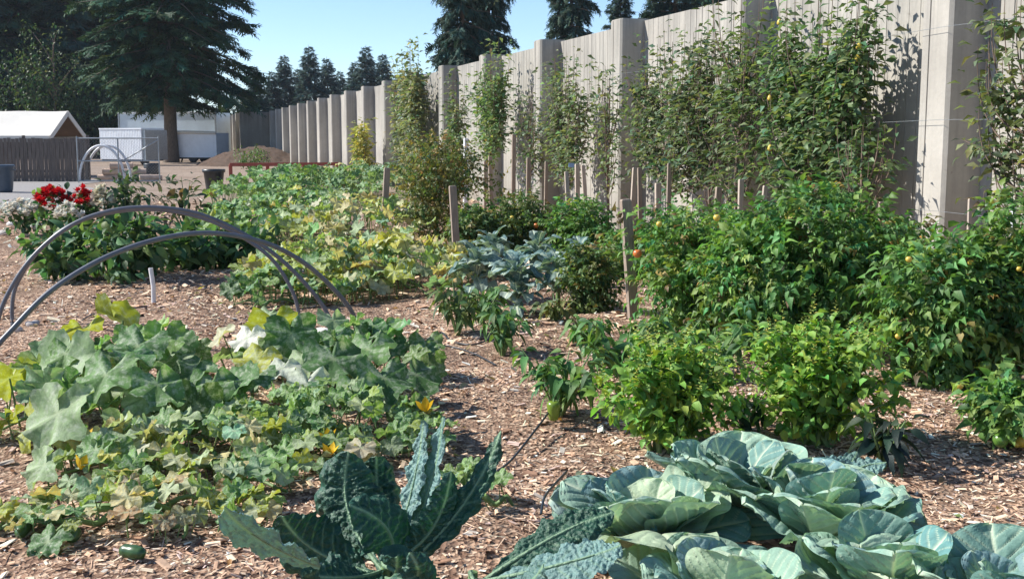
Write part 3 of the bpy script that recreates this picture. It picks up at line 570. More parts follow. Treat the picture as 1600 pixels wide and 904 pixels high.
    for f in (.0, .33, .66, .97): mb = MB(); box(mb, dv * f + np.array([0, .1, .34]), (.06, .04, .37), rotz(an)); mb.build('post', M['red'], t)
    c = G(537, 300); t = thing('red_planter', 'dark red wooden planter beside the yellowing bean vine', 'planter', (c[0], c[1], 0))
    for sg in (-1, 1):
        mb = MB(); box(mb, (sg * .28, 0, .35), (.02, .3, .35)); mb.build('side_panel', M['red'], t); mb = MB(); box(mb, (0, sg * .28, .35), (.26, .02, .35)); mb.build('side_panel', M['red'], t)
build_yard()

# ------------------------------------------------------------------ fruit trees along the wall
def wall_tree_pos(px, off=.45):                    # ground point on the tree line that shows at column px
    for s in np.arange(-8, 80, .03):
        q = wall_pt(s, off)
        u = 800 + FPX * (q[0] / (q[1] * math.cos(PITCH) + CAMH * math.sin(PITCH)))
        if u < px: return q
    return wall_pt(0, off)
STK = 'thin stakes beside the fruit trees'
def fruit_tree(label, px, wpx_, ty, n_shoot, nleaf, cols, wts, seed, T=PEARL, leaf=.095, cat='tree', name='fruit_tree', off=.28, fruits=0, spray=None, lo=.55, dn=.82):
    rs = np.random.RandomState(seed); q = wall_tree_pos(px, off); Y = q[1]; W = wpx(wpx_, Y) / 2 * 1.2; H = htop(ty, Y)
    t = thing(name, label, cat, (q[0], q[1], 0)); tr = MB(); pos = []; fw = []; sz = []
    along = -WD; out = WN
    add_tube(tr, np.array([[0, 0, -.05], [.01, .01, .5], [-.015, 0, 1.0], [.01, 0, H * .5], [0, .01, H * .93]]), [.026, .022, .019, .015, .004], 8)
    n_shoot = int(n_shoot * 1.5); leaf = leaf * 1.22
    for k in range(n_shoot):
        h0 = rs.uniform(lo, H * .66); a = rs.choice([-1, 1]) * rs.uniform(0, 1) ** .65 * W; o = rs.normal(0, .11); h1 = min(H, h0 + rs.uniform(.45, 1.5) * (1 - .3 * abs(a) / W)); h1 = max(h1, h0 + .3) if k > 2 else H * rs.uniform(.92, 1.)
        b0 = np.array([0, 0, h0]); e = along * a + out * o; e = np.array([e[0], e[1], h1]); m = np.array([e[0] * 1.05, e[1] * 1.05, h0 + (h1 - h0) * .22]); P = bez(b0, m, e, 10)
        add_tube(tr, P, np.linspace(.011, .0025, 10), 5, cap=False)
        ln = np.sum(np.linalg.norm(np.diff(P, axis=0), axis=1)); nl = int(nleaf * dn * ln); u = rs.uniform(.08, 1, nl)
        pp = np.stack([np.interp(u, np.linspace(0, 1, 10), P[:, c]) for c in range(3)], -1); ang = rs.uniform(0, 6.28, nl)
        d = np.stack([np.cos(ang), np.sin(ang), rs.uniform(-.35, .75, nl)], -1); tuft = rs.uniform(0, 1, nl) < .45
        pp = pp + d * (rs.uniform(0, .05, nl) + tuft * rs.uniform(.03, .24, nl))[:, None]
        pos.append(pp); fw.append(d); sz.append(leaf * rs.uniform(.65, 1.2, nl))
    if spray:                                        # side branches reaching out (along, height, length, rise)
        for a, h0, ln, rise in spray:
            P = bez((0, 0, h0), along * a * .5 + np.array([0, 0, h0 + rise * .3]), along * a + np.array([0, 0, h0 + rise]), 10); add_tube(tr, P, np.linspace(.012, .003, 10), 5, cap=False)
            nl = int(nleaf * ln); u = rs.uniform(.3, 1, nl); pp = np.stack([np.interp(u, np.linspace(0, 1, 10), P[:, c]) for c in range(3)], -1); ang = rs.uniform(0, 6.28, nl)
            d = np.stack([np.cos(ang), np.sin(ang), rs.uniform(-.5, .6, nl)], -1); pos.append(pp + d * rs.uniform(0, .09, nl)[:, None]); fw.append(d); sz.append(leaf * rs.uniform(.7, 1.2, nl))
    pos, fw, sz = map(np.concatenate, (pos, fw, sz)); lim = out @ pos.T < -.40; pos[lim] -= (out[None] * (out @ pos[lim].T)[:, None]) * 1.2
    n = len(pos); c = mixcol(cols, wts, n, rs, .22, .12) * 1.25; c = np.clip(c * .8 + .2 * c.mean(1, keepdims=True) * np.array([1.05, 1.02, .85]), 0, .6); cr = MB(); k = rs.randint(0, len(T), n)
    for j in range(len(T)): m = k == j; scatter(cr, T[j], pos[m], fw[m], np.array([0, 0, 1.]) + rs.normal(0, .45, (m.sum(), 3)), sz[m], c[m])
    tr.build('trunk', M['twig'], t); cr.build('crown', M['leaf'], t, kind='stuff')
    for f in range(fruits):
        pp = pos[rs.randint(n)]; mb = MB(); lathe(mb, [(0, -.035), (.022, -.03), (.034, -.008), (.026, .02), (.012, .04), (0, .044)], 12); mb.build('pear', M['pear'], t, loc=pp - np.array([0, 0, .03]) + out * .06)
    return t, q
gy = [(.075, .125, .05), (.11, .16, .075), (.16, .19, .10), (.045, .085, .035)]
gd = [(.08, .15, .055), (.125, .20, .08), (.05, .10, .04), (.18, .24, .11)]
fruit_tree('yellowing bean vine climbing its trellis beside the red planter', 566, 50, 186, 26, 34, [(.30, .28, .05), (.42, .36, .07), (.16, .20, .05)], [2, 2, 2], 31, leaf=.17, cat='vine', name='bean_vine', off=.8, lo=.1)
fruit_tree('tall grey-green fruit tree with wispy tops, next after the yellow bean vine', 640, 130, 64, 76, 30, [(.16, .195, .10), (.21, .235, .13), (.11, .15, .065), (.22, .20, .10)], [3, 3, 2, 1], 32, leaf=.15)
fruit_tree('sparse narrow fruit tree beside a bare grey pilaster side', 714, 60, 108, 26, 28, gy, [2, 3, 2, 1], 33, leaf=.13)
fruit_tree('narrow upright fruit tree with dense green column of leaves', 768, 86, 60, 50, 34, [(.10, .18, .07), (.15, .22, .095), (.24, .24, .09)], [3, 3, .7], 34, leaf=.12, fruits=2, lo=1.0)
fruit_tree('rounded light fruit tree between two pilasters with blue tag', 888, 125, 88, 60, 32, [(.13, .18, .085), (.18, .225, .115), (.08, .125, .055)], [3, 3, 2], 35, leaf=.10, lo=.7)
fruit_tree('broad dark-leaved pear tree with one long bare arching limb', 1046, 215, 46, 84, 34, [(.085, .135, .06), (.13, .18, .085), (.19, .225, .125), (.05, .09, .04)], [3, 3, 2, 1], 36, spray=[(-1.15, 1.5, 2.2, 1.0), (-.9, 1.0, 1.5, .5)], lo=.7)
fruit_tree('slender willow-leaved sapling over a shaded pilaster', 1150, 112, -30, 38, 34, [(.10, .16, .065), (.15, .21, .09), (.07, .12, .05)], [3, 3, 2], 37, leaf=.125, T=WILLOW + PEARL[:1], off=.35)
fruit_tree('largest leafy pear tree with yellow fruit throwing a dark shadow on the wall', 1266, 225, -40, 84, 36, gd, [3, 4, 1.5, 2], 38, leaf=.105, fruits=9, off=.2, dn=1.15)
fruit_tree('pale-leaved fruit tree past the wide bright pilaster, limbs reaching out', 1606, 220, -10, 48, 28, [(.09, .13, .055), (.15, .19, .09), (.055, .09, .04), (.2, .22, .12)], [3, 3, 2, 1], 39, leaf=.10, spray=[(-.75, 2.45, 1.4, .18), (-.95, 1.3, 1.6, .25), (-.8, 1.9, 1.2, .05)], off=.3)
fruit_tree('wispy young fruit tree crossing the front of the wide pilaster', 950, 70, 105, 16, 26, [(.13, .18, .085), (.18, .225, .115), (.08, .125, .055)], [3, 3, 2], 42, leaf=.10)
fruit_tree('wispy young fruit tree between broad pear and willow-leaved sapling', 1108, 90, 40, 24, 28, gy, [2, 3, 3, 1], 43, leaf=.10)
fruit_tree('wispy sapling beside the dense column tree, before a pilaster', 828, 60, 130, 18, 26, gy, [2, 3, 3, 1], 45, leaf=.11)
fruit_tree('low young fruit tree tucked beside the largest pear tree', 1340, 70, 190, 12, 26, gd, [3, 3, 2, 1], 41, leaf=.10, off=.4)

def stake(label, bx, by, tx, ty, wpx_, mat='stake', depthf=.6, name='wooden_stake', group=None, dz=0., pos=None, tag_=None):
    b = GG(bx, by) if pos is None else np.array([pos[0], pos[1], 0.]); Y = b[1]; w = wpx(wpx_, Y) / 2; tp = D(tx, ty, Y + dz); b0 = b - np.array([0, 0, .08])
    ax = nz(tp - b0); x = nz(np.cross(ax, [0, 1., 0]) * -1); x = x if x[0] > 0 else -x; y = np.cross(ax, x); R = np.stack([x, y, ax], -1) @ rotz(.35); L = np.linalg.norm(tp - b0)
    t = thing(name, label, 'stake', b, group); mb = MB(); h = np.array([w, w * depthf, L / 2]); box(mb, (b0 + tp) / 2 - b, h - np.array([0, 0, .012]), R); mb.add(*(lambda q: (q, BOXF))(((np.array([[-1, -1, -1], [1, -1, -1], [1, 1, -1], [-1, 1, -1], [-.8, -.7, 1], [.8, -.75, 1], [.85, .7, 1], [-.75, .75, 1]]) * np.array([w, w * depthf, .006]) + np.array([0, 0, L / 2 - .006])) @ R.T) + (b0 + tp) / 2 - b), smooth=False)
    mb.build('post', M[mat], t); return t
stake('stout weathered stake leaning before the tomatoes, with orange tomato near it', 991, 506, 977, 311, 16)
stake('weathered stake rising behind the blue-green broccoli', 715, 418, 707, 290, 11)
stake('thin grey stake leaning in the yellowing squash', 598, 378, 605, 262, 9)
stake('short pale lath stake with blue tag before the rounded fruit tree', 891, 392, 885, 268, 6, 'lath')
for q, (tx, ty, bx, w, m, lb) in enumerate(((992, 262, 985, 7, 'lath', 'pale lath leaning right of the wide pilaster foot'), (999, 262, 1001, 6, 'stake', 'upright lath tight against the leaning pale lath'), (1046, 255, 1043, 6, 'stake', 'thin upright stake under the broad pear tree'), (1028, 286, 1029, 9, 'lath', 'short wide grey board under the broad pear tree'), (1123, 292, 1114, 9, 'stake', 'leaning weathered stake beneath the willow-leaved sapling'), (1158, 280, 1157, 8, 'lath', 'upright pale stake behind the tomatoes by the willow-leaved sapling'), (1196, 290, 1182, 7, 'lath', 'slanting pale lath under the largest pear tree'), (1516, 310, 1512, 6, 'lath', 'pale upright lath before the shaded pilaster side'), (1584, 322, 1582, 7, 'whitepvc', 'white tag stake under the limb-spreading fruit tree'), (1377, 315, 1377, 8, 'stake', 'short stake before the plain wall panel beside the bright pilaster'),
                                (911, 258, 919, 6, 'lath', 'lath slanting away under the rounded fruit tree'), (902, 256, 903, 7, 'lath', 'upright lath under the rounded fruit tree'), (854, 252, 852, 5, 'stake', 'thin dark stake against a pilaster front'), (826, 246, 825, 6, 'stake', 'dark stake left of a pilaster behind the low tomatoes'), (803, 210, 802, 6, 'stake', 'tall thin stake by the dense green column tree'), (766, 244, 768, 6, 'stake', 'stake at the foot of the dense green column tree'), (758, 252, 758, 4, 'stake', 'very thin stick beside the dense column tree'))):
    b = wall_tree_pos(bx, .75); stake(lb, bx, 300, tx, ty, w, m, group=None, pos=b)
stake('short white marker pole above the rusty cosmos bush', 727, 330, 728, 216, 6, 'whitepvc', 1., 'marker_pole')
c = GG(240, 474); t = tag((lambda mb: (add_tube(mb, [(0, 0, -.1), (.005, 0, .15), (-.015, 0, .33)], .022, 10), mb.build('pvc_post', M['whitepvc'], loc=c))[1])(MB()), 'short white plastic post stuck in the mulch before the pepper bed', 'post')
for k, pxy in enumerate(((885, 292), )):
    q = wall_tree_pos(891, .8); mb = MB(); p0 = D(893, 258, q[1] - .1); box(mb, (0, 0, 0), (.05, .004, .035), rotz(.3)); o = mb.build('tree_tag', simple('blue_tag', (.25, .38, .62), .5, .1), loc=p0); tag(o, 'small pale blue tag tied in the rounded fruit tree', 'tag')

# ------------------------------------------------------------------ tomatoes and other bushy plants
_cache = {}
def lmesh(key, T, mat):
    if key not in _cache: mb = MB(); mb.add(T[0], T[1], 0, None, T[2]); _cache[key] = mb.mesh(key, [mat])
    return _cache[key]
def put(me, parent, pos, fwd, up, sc, col, name='leaf'):
    R = frames(np.asarray(fwd)[None], np.asarray(up)[None])[0]; o = bpy.data.objects.new(name, me); COL.objects.link(o); o.parent = parent
    from mathutils import Matrix
    m = Matrix([[*(R[i] * sc), pos[i]] for i in range(3)] + [[0, 0, 0, 1]]); o.matrix_local = m; o.color = (*[float(x) for x in col], 1); return o
def bushy(name, label, cat, bx, by, w, ty, n, cols, wts, seed, T=TOM, leaf=.2, depth=1., n_ind=0, key='tom', group=None, fruits=(), stems=6, base=.08, spread=.35, mat='leaf', tipw=.9, upb=.1, spikes=0, shoots=None, stemf=.62):
    rs = np.random.RandomState(seed); b = GG(bx, by); Y = b[1]; W = wpx(w, Y) / 2; H = htop(ty, Y) - b[2]; Dp = W * depth; b[1] += Dp * .35; b[2] = float(gz(b[0], b[1])); t = thing(name, label, cat, b, group)
    st = MB(); tips = []
    for k in range(stems):
        a = k * 6.283 / stems + rs.uniform(-.4, .4); r = rs.uniform(.25, 1.12); e = np.array([math.cos(a) * W * r * tipw, math.sin(a) * Dp * r * tipw, H * rs.uniform(.6, 1.04) * (1 - .30 * r * r)]); P = bez((rs.normal(0, .04), rs.normal(0, .04), -.04), (e[0] * .35, e[1] * .35, e[2] * .75), e, 9); add_tube(st, P, np.linspace(.012, .004, 9), 6, cap=False); tips.append(P)
    st.build('stem', M['stem'], t)
    # clumps along the stems plus a lumpy dome
    nc = 26; cl = np.array([tips[rs.randint(stems)][rs.randint(3, 9)] + rs.normal(0, 1, 3) * np.array([W, Dp, H * .6]) * .18 for _ in range(nc)]); cl[:, 2] = np.clip(cl[:, 2], base * 2, H * .98)
    m = rs.uniform(0, 1, n) < stemf; pos, d = lumpy(n, rs, (W, Dp, H * .52), amp=.36); pos[:, 2] = pos[:, 2] + H * .5
    ci = rs.randint(0, nc, n); g = rs.normal(0, 1, (n, 3)) * np.array([W, Dp, H * .55]) * .2; pos[m] = cl[ci[m]] + g[m]; d[m] = nz(g[m] + .001)
    if key in ('tom', 'basil') and len(tips) > 8:
        for q in np.where(m)[0]:
            P = tips[rs.randint(len(tips))]; u_ = rs.uniform(1.5, 8.); i0 = int(u_); pos[q] = P[i0] + (P[min(i0 + 1, 8)] - P[i0]) * (u_ - i0) + rs.normal(0, .055 if key == 'tom' else .022, 3)
    k = pos[:, 2] > H; pos[k, 2] = H * rs.uniform(.8, 1., k.sum()); pos[:, 2] = np.clip(pos[:, 2], base + rs.uniform(0, .06, n), None)
    f = d * .8 + rs.normal(0, .45, (n, 3)); f[:, 2] += upb; up = np.array([0, 0, 1.]) + rs.normal(0, spread, (n, 3)) + d * .5
    n0 = n; c = mixcol(cols, wts, n, rs); sc = leaf * rs.uniform(.6, 1.25, n)
    score = -(pos[:, 1] / (Dp + .01)) + .5 * np.abs(pos[:, 0]) / W + .6 * pos[:, 2] / H; order = np.argsort(-score); ind = order[:n_ind]; rest = order[n_ind:]
    kk = rs.randint(0, len(T), n); fo = MB()
    for q in range(len(T)): mm = rest[kk[rest] == q]; scatter(fo, T[q], pos[mm], f[mm], up[mm], sc[mm], c[mm])
    ns = (26 if key == 'tom' else 0) if shoots is None else shoots
    for s_ in range(ns):                              # stray shoots breaking the outline
        a = rs.uniform(0, 6.28); r = rs.uniform(.3, 1.); zz = H * (.93 - .38 * r * r) * rs.uniform(.75, 1.); p0 = np.array([math.cos(a) * W * r * .9, math.sin(a) * Dp * r * .9, zz]); dr = nz(np.array([math.cos(a) * r * .9, math.sin(a) * r * .9, rs.uniform(.25, 1.2)])); ln = H * rs.uniform(.12, .30); P = bez(p0, p0 + dr * ln * .6, p0 + dr * ln + np.array([dr[0], dr[1], -.4]) * ln * .25, 6)
        add_tube(fo, P, np.linspace(.005, .002, 6), 4, 0, np.array([.12, .19, .06]), cap=False); nl = 7; ui = rs.uniform(.1, 1, nl); pp = np.stack([np.interp(ui, np.linspace(0, 1, 6), P[:, q]) for q in range(3)], -1); an = rs.uniform(0, 6.28, nl); dd = np.stack([np.cos(an), np.sin(an), rs.uniform(-.3, .5, nl)], -1) + dr * .5
        scatter(fo, T[rs.randint(len(T))], pp, dd, np.array([0, 0, 1.]) + rs.normal(0, .4, (nl, 3)), leaf * rs.uniform(.45, .85, nl), mixcol(cols, wts, nl, rs))
    if spikes:                                       # basil flower spikes
        for s in range(spikes):
            a = rs.uniform(0, 6.28); r = math.sqrt(rs.uniform(0, 1)) * .95; p0 = tips[s % len(tips)][-1 - (s // len(tips)) * 2].copy(); hh = rs.uniform(.05, .12); nl = 12
            z = np.linspace(0, 1, nl); p0[2] += rs.uniform(-.02, .04); an = np.arange(nl) * 2.4; pp = p0 + np.stack([0 * z, 0 * z, z * hh], -1); dd = np.stack([np.cos(an), np.sin(an), .5 + 0 * z], -1)
            scatter(fo, LEAFLET[0], pp, dd, np.tile([0, 0, 1.], (nl, 1)), .03 * (1.15 - .7 * z), jit((.44, .50, .14), nl, rs))
    fo.build('foliage', M[mat], t, kind='stuff')
    for q in ind: put(lmesh('%s_leaf_%d' % (key, kk[q]), T[kk[q]], M['leaf_obj']), t, pos[q], f[q], up[q], sc[q], c[q])
    for px, py, r, fm in fruits:
        p = D(px, py, b[1] - Dp * .86) - b; mb = MB(); lathe(mb, np.array([(0, -.95), (.45, -.85), (.85, -.45), (1, 0), (.88, .5), (.5, .82), (.15, .78), (0, .74)]) * r, 16); p[2] = max(p[2], r); mb.build('tomato', M[fm], t, loc=p)
    return t
tg = [(.115, .235, .058), (.16, .30, .075), (.065, .15, .045), (.23, .32, .085), (.34, .27, .09), (.20, .13, .07)]; tw = [4, 4, 1.3, 1, .25, .2]
sg_ = [(.10, .17, .055), (.15, .21, .065), (.22, .20, .075), (.06, .115, .04)]
bushy('cosmos_bush', 'tall feathery bush tinged rusty brown behind the yellowing squash', 'bush', 683, 372, 140, 210, 1444, [(.14, .19, .06), (.22, .20, .07), (.27, .18, .08), (.09, .14, .05)], [4, 3, 1.2, 2], 51, leaf=0.150, T=[T_compound(40 + k) for k in range(2)], spread=.8)
bushy('tomato_plant', 'low dark tomato plant at the pilaster foot behind the broccoli', 'tomato plant', 905, 408, 110, 322, 923, tg, [3, 2, 2.5, .6, .1, .1], 52, leaf=0.153, stems=18)
bushy('tomato_plant', 'bushy tomato plant with yellow flowers behind the broccoli', 'tomato plant', 812, 402, 120, 305, 1026, sg_, [3, 3, 1.4, 1.5], 53, leaf=0.135, fruits=((848, 366, .05, 'orange_fruit'), (800, 340, .03, 'yellow_fruit'), (838, 352, .035, 'orange_fruit')), stems=18)
bushy('tomato_plant', 'small tomato plant between rusty bush and broccoli', 'tomato plant', 745, 405, 90, 330, 718, sg_, [4, 3, 1, 1.5], 54, leaf=0.153, stems=18)
bushy('tomato_plant', 'leafy tomato plant behind the stout leaning stake', 'tomato plant', 1090, 524, 170, 336, 1282, tg, tw, 55, leaf=0.135, n_ind=70, fruits=((996, 396, .036, 'orange_fruit'), (1116, 492, .035, 'yellow_fruit'), (1108, 495, .03, 'yellow_fruit'), (1030, 350, .024, 'yellow_fruit')), stems=18)
bushy('tomato_plant', 'small pale tomato plant at the foot of the stout leaning stake', 'tomato plant', 922, 492, 78, 388, 718, sg_, [4, 4, 1.2, 1.5], 56, leaf=0.112, n_ind=30, fruits=((930, 478, .025, 'yellow_fruit'),), stems=18)
bushy('tomato_plant', 'tallest tomato plant, dark and dense under the largest pear tree', 'tomato plant', 1270, 562, 300, 296, 2154, tg, [4, 4, 2, .8, .2, .2], 57, leaf=0.143, n_ind=110, depth=.75, fruits=((1120, 340, .025, 'yellow_fruit'),), stems=18)
bushy('tomato_plant', 'tomato plant filling the gap between tallest one and stout stake', 'tomato plant', 1172, 552, 160, 350, 923, tg, tw, 58, leaf=0.135, n_ind=50, stems=18)
bushy('tomato_plant', 'wide tomato plant before the bright pilaster with small green fruit', 'tomato plant', 1478, 606, 210, 385, 1539, tg, tw, 59, leaf=0.139, n_ind=110, depth=.8, fruits=((1462, 540, .03, 'green_fruit'), (1540, 570, .035, 'green_fruit'), (1403, 525, .018, 'yellow_fruit'), (1498, 602, .03, 'yellow_fruit'), (1420, 405, .02, 'yellow_fruit')), stems=18)
bushy('tomato_plant', 'tomato plant climbing under the limb-spreading fruit tree', 'tomato plant', 1590, 600, 190, 322, 1539, tg, tw, 60, leaf=0.139, n_ind=110, fruits=((1592, 420, .018, 'yellow_fruit'), (1516, 410, .018, 'yellow_fruit')), stems=18)
bushy('tomato_plant', 'sprawling tomato vine with yellow fruit lying on the mulch path', 'tomato plant', 1595, 705, 130, 610, 430, tg, tw, 61, leaf=0.126, n_ind=70, fruits=((1563, 694, .04, 'green_fruit'), (1594, 744, .034, 'yellow_fruit'), (1587, 728, .018, 'yellow_fruit')), stems=18)
bushy('tomato_plant', 'tomato plant filling the back of the bank by the plain wall panel', 'tomato plant', 1390, 520, 150, 345, 923, tg, tw, 65, leaf=0.139, stems=18)
bushy('tomato_plant', 'tomato plant against the wall under the broad dark-leaved pear', 'tomato plant', 1100, 440, 170, 320, 923, tg, tw, 66, leaf=0.143, stems=18, fruits=((1107, 338, .018, 'yellow_fruit'),))
bushy('tomato_plant', 'tomato plant behind the stout stake reaching toward the wide pilaster', 'tomato plant', 985, 430, 110, 362, 718, tg, tw, 67, leaf=0.135, stems=16)
bushy('basil_plant', 'bright green basil bush beside the green pepper plant', 'basil', 1048, 716, 265, 540, 3300, [(.20, .36, .06), (.28, .43, .08), (.12, .25, .05)], [4, 3, 2], 62, T=BASIL, leaf=.06, key='basil', n_ind=80, stemf=.86, spikes=92, stems=46, depth=.85, spread=.5)
bushy('basil_plant', 'larger bright basil bush with pale flower spikes by the bare path', 'basil', 1290, 714, 285, 510, 4000, [(.20, .36, .06), (.28, .43, .08), (.12, .25, .05)], [4, 3, 2], 63, T=BASIL, leaf=.06, key='basil', n_ind=80, stemf=.86, spikes=150, stems=60, depth=.85, spread=.5)
bushy('lavender_plant', 'small grey-blue lavender tuft behind the larger basil bush', 'lavender', 1240, 545, 46, 482, 260, [(.20, .27, .26), (.28, .33, .31)], [1, 1], 64, T=WILLOW, leaf=.075, upb=1.2, key='lav')
# left clump beyond the hoops
dk = [(.065, .145, .055), (.105, .20, .07), (.04, .09, .04), (.15, .24, .09)]
gp = 'dark leafy plants beyond the hoops'
OV = [T_lance(5, 2, .48, .4 + .2 * k, .3, .42, .03, 60 + k) for k in range(3)]
for q, (bx, by, w, ty, n, nm, lb) in enumerate(((110, 446, 130, 352, 380, 'eggplant', 'dark leafy eggplant at the clump edge by the bare mulch'), (195, 452, 130, 335, 420, 'eggplant', 'dark leafy eggplant behind the short white plastic post'), (290, 434, 130, 345, 420, 'bean_plant', 'dark leafy bean plant to the right of the white plastic post'), (370, 428, 110, 350, 360, 'bean_plant', 'low leafy bean plant next to the squash patch'))):
    bushy(nm, lb, 'vegetable plant', bx, by, w, ty, n, dk, [4, 3, 2, 1.2], 70 + q, T=OV, leaf=.17, key='ov', n_ind=60, spread=.6, fruits=((238, 418, .03, 'yellow_fruit'),) if q == 9 else ())
bushy('dahlia_plant', 'sparse tall plant with brown pods against the bare tan soil', 'dahlia', 285, 372, 120, 268, 120, [(.07, .10, .045), (.12, .09, .06), (.05, .07, .04)], [3, 2, 2], 76, T=OV, leaf=.17, stems=11, key='ov')
bushy('dahlia_plant', 'upright grey-green dahlia next to the white blossoms', 'dahlia', 195, 372, 80, 268, 330, [(.07, .12, .06), (.11, .16, .09), (.04, .08, .04)], [3, 2, 2], 77, T=OV, leaf=.15, key='ov')
def flowers(label, px, py, w, ty, n, cols, leaf, seed, nf, fr, name='flower_clump', pts=None):
    t = bushy(name, label, 'flowers', px, py, w, ty, n, dk, [3, 2, 2, 1], seed, T=OV, leaf=leaf, key='ov'); rs = np.random.RandomState(seed); b = np.array(t.location); Y = b[1]
    PT = T_lance(2, 2, .7, -.1, .2, .6); W = wpx(w, Y) / 2; H = htop(ty, Y) - b[2]
    for f in range(nf):
        a = rs.uniform(0, 6.28); r = math.sqrt(rs.uniform(0, 1)); p = np.array([math.cos(a) * W * r, math.sin(a) * W * r * .8 - .1, H * (1.0 - .3 * r * r) * rs.uniform(.86, 1.02)]); mb = MB(); n2 = 14
        an = np.arange(n2) * 2.4; el = np.linspace(1.1, .05, n2); d = np.stack([np.cos(an) * np.cos(el), np.sin(an) * np.cos(el), np.sin(el)], -1); d = d @ rotx(.6).T
        scatter(mb, PT, np.zeros((n2, 3)), d, np.tile([0, 0, 1.], (n2, 1)), fr * rs.uniform(.8, 1.1, n2), jit(cols, n2, rs, .12, .05)); mb.build('blossom', M['petal'], t, loc=p)
flowers('red flower clump with round crimson blossoms, white petals at its foot', 84, 372, 52, 290, 150, (.55, .012, .02), .16, 81, 44, .095)
flowers('smaller red flower clump beside the upright dahlia', 133, 372, 38, 292, 110, (.55, .012, .02), .16, 82, 24, .09)
flowers('low mound of white flowers by the gravel', 34, 368, 70, 314, 170, (.72, .72, .66), .14, 83, 55, .095)
flowers('white flowers tucked between red blossoms and the dahlia', 165, 372, 36, 290, 80, (.74, .72, .60), .13, 84, 22, .10)
flowers('few white flowers under the red flower clump', 110, 376, 50, 318, 90, (.72, .72, .66), .13, 85, 18, .085)

# ------------------------------------------------------------------ peppers (each leaf its own piece)
PEP = [T_lance(6, 2, .38, .40 + .22 * k, .35, .36, .02, 90 + k) for k in range(4)]
def pepper(label, bx, by, w, ty, n, seed, cols=None, fruit=None, name='pepper_plant', leaf=.105, cat='pepper plant'):
    rs = np.random.RandomState(seed); b = GG(bx, by); Y = b[1]; W = wpx(w, Y) / 2; H = htop(ty, Y) - b[2]; t = thing(name, label, cat, b); st = MB(); cols = cols or [(.085, .19, .05), (.13, .26, .065), (.05, .12, .04), (.19, .29, .08)]; pts = []
    for k in range(9):
        a = k * .698 * 1.0 + rs.uniform(-.3, .3); r = rs.uniform(.4, .95); e = np.array([math.cos(a) * W * r, math.sin(a) * W * r, H * rs.uniform(.6, 1.0) * (1 - .15 * r)]); P = bez((0, 0, -.03), (e[0] * .45, e[1] * .45, e[2] * .6), e, 8); add_tube(st, P, np.linspace(.010, .003, 8), 6, cap=False); pts.append(P)
    st.build('stem', M['stem'], t)
    for k in range(n):
        P = pts[rs.randint(9)]; u = rs.uniform(.3, 1.) ** .8; p = np.array([np.interp(u, np.linspace(0, 1, 8), P[:, c]) for c in range(3)]); a = rs.uniform(0, 6.28)
        f = np.array([math.cos(a), math.sin(a), rs.uniform(-.35, .35)]); p = p + f * rs.uniform(.01, .05); p[2] = max(p[2], .07); q = rs.randint(4); c = jit(cols[rs.choice(4, p=[.4, .3, .2, .1])], 1, rs, .18, .1)[0]
        put(lmesh('pepper_leaf_%d' % q, PEP[q], M['leaf_obj']), t, p, f, np.array([0, 0, 1.]) + rs.normal(0, .3, 3), leaf * rs.uniform(.65, 1.25), c)
    for px, py, s in (fruit or ()):
        mb = MB(); lathe(mb, np.array([(0, -1.), (.25, -1.02), (.42, -.9), (.52, -.5), (.62, .1), (.66, .5), (.55, .78), (.2, .84), (0, .78)]) * s, 18); p = D(px, py, b[1] - W * .8) - b; o = mb.build('pepper', M['pepper_fruit'], t, loc=p); mb = MB(); add_tube(mb, bez((0, 0, .75 * s), (0, .01, 1.2 * s), (.02, .03, 1.6 * s), 5), .006, 6); mb.build('stalk', M['stem'], o)
pepper('pepper plant with large green pepper hanging over the chips', 872, 652, 165, 535, 190, 101, fruit=((865, 640, .058), ))
pepper('small drooping pepper plant at the path edge before the broccoli', 785, 548, 84, 462, 110, 102)
pepper('narrow-leaved pepper plant at the path bend before the broccoli', 715, 522, 90, 425, 120, 103, cols=[(.09, .15, .045), (.13, .20, .06), (.06, .11, .035), (.17, .22, .07)], leaf=.12)
pepper('pepper plant in front of the stout leaning stake', 975, 602, 180, 486, 220, 104)
pepper('spreading pepper plant between the first basil and the stout stake', 1045, 585, 150, 480, 170, 109)
pepper('low pepper plant at the foot of the tomatoes behind the larger basil', 1180, 575, 150, 490, 150, 110)
pepper('bushy little pepper plant between the path bend and the broccoli leaves', 752, 508, 90, 440, 110, 112)
pepper('small pepper plant between the stout stake and the broccoli', 920, 545, 90, 478, 90, 111)
pepper('pepper plant half hidden between the two basil bushes', 1112, 604, 160, 490, 180, 105)
pepper('wilting yellow-green pepper plant at the broccoli foot', 868, 505, 66, 452, 70, 106, cols=[(.17, .20, .06), (.24, .26, .09), (.10, .14, .04), (.2, .2, .1)], leaf=.11)
pepper('eggplant seedling with basil shade painted into its dark leaves, by the larger basil', 1378, 742, 80, 632, 44, 107, cols=[(.02, .045, .03), (.03, .06, .035), (.02, .035, .03), (.04, .07, .04)], name='eggplant', leaf=.125, cat='eggplant')  # leaf colours darkened to stand in for the basil's shade
pepper('dark leafed pepper seedling under the far side of the first basil', 1165, 690, 80, 605, 40, 108, cols=[(.03, .07, .035), (.05, .09, .04), (.02, .045, .03), (.06, .12, .05)], leaf=.10)

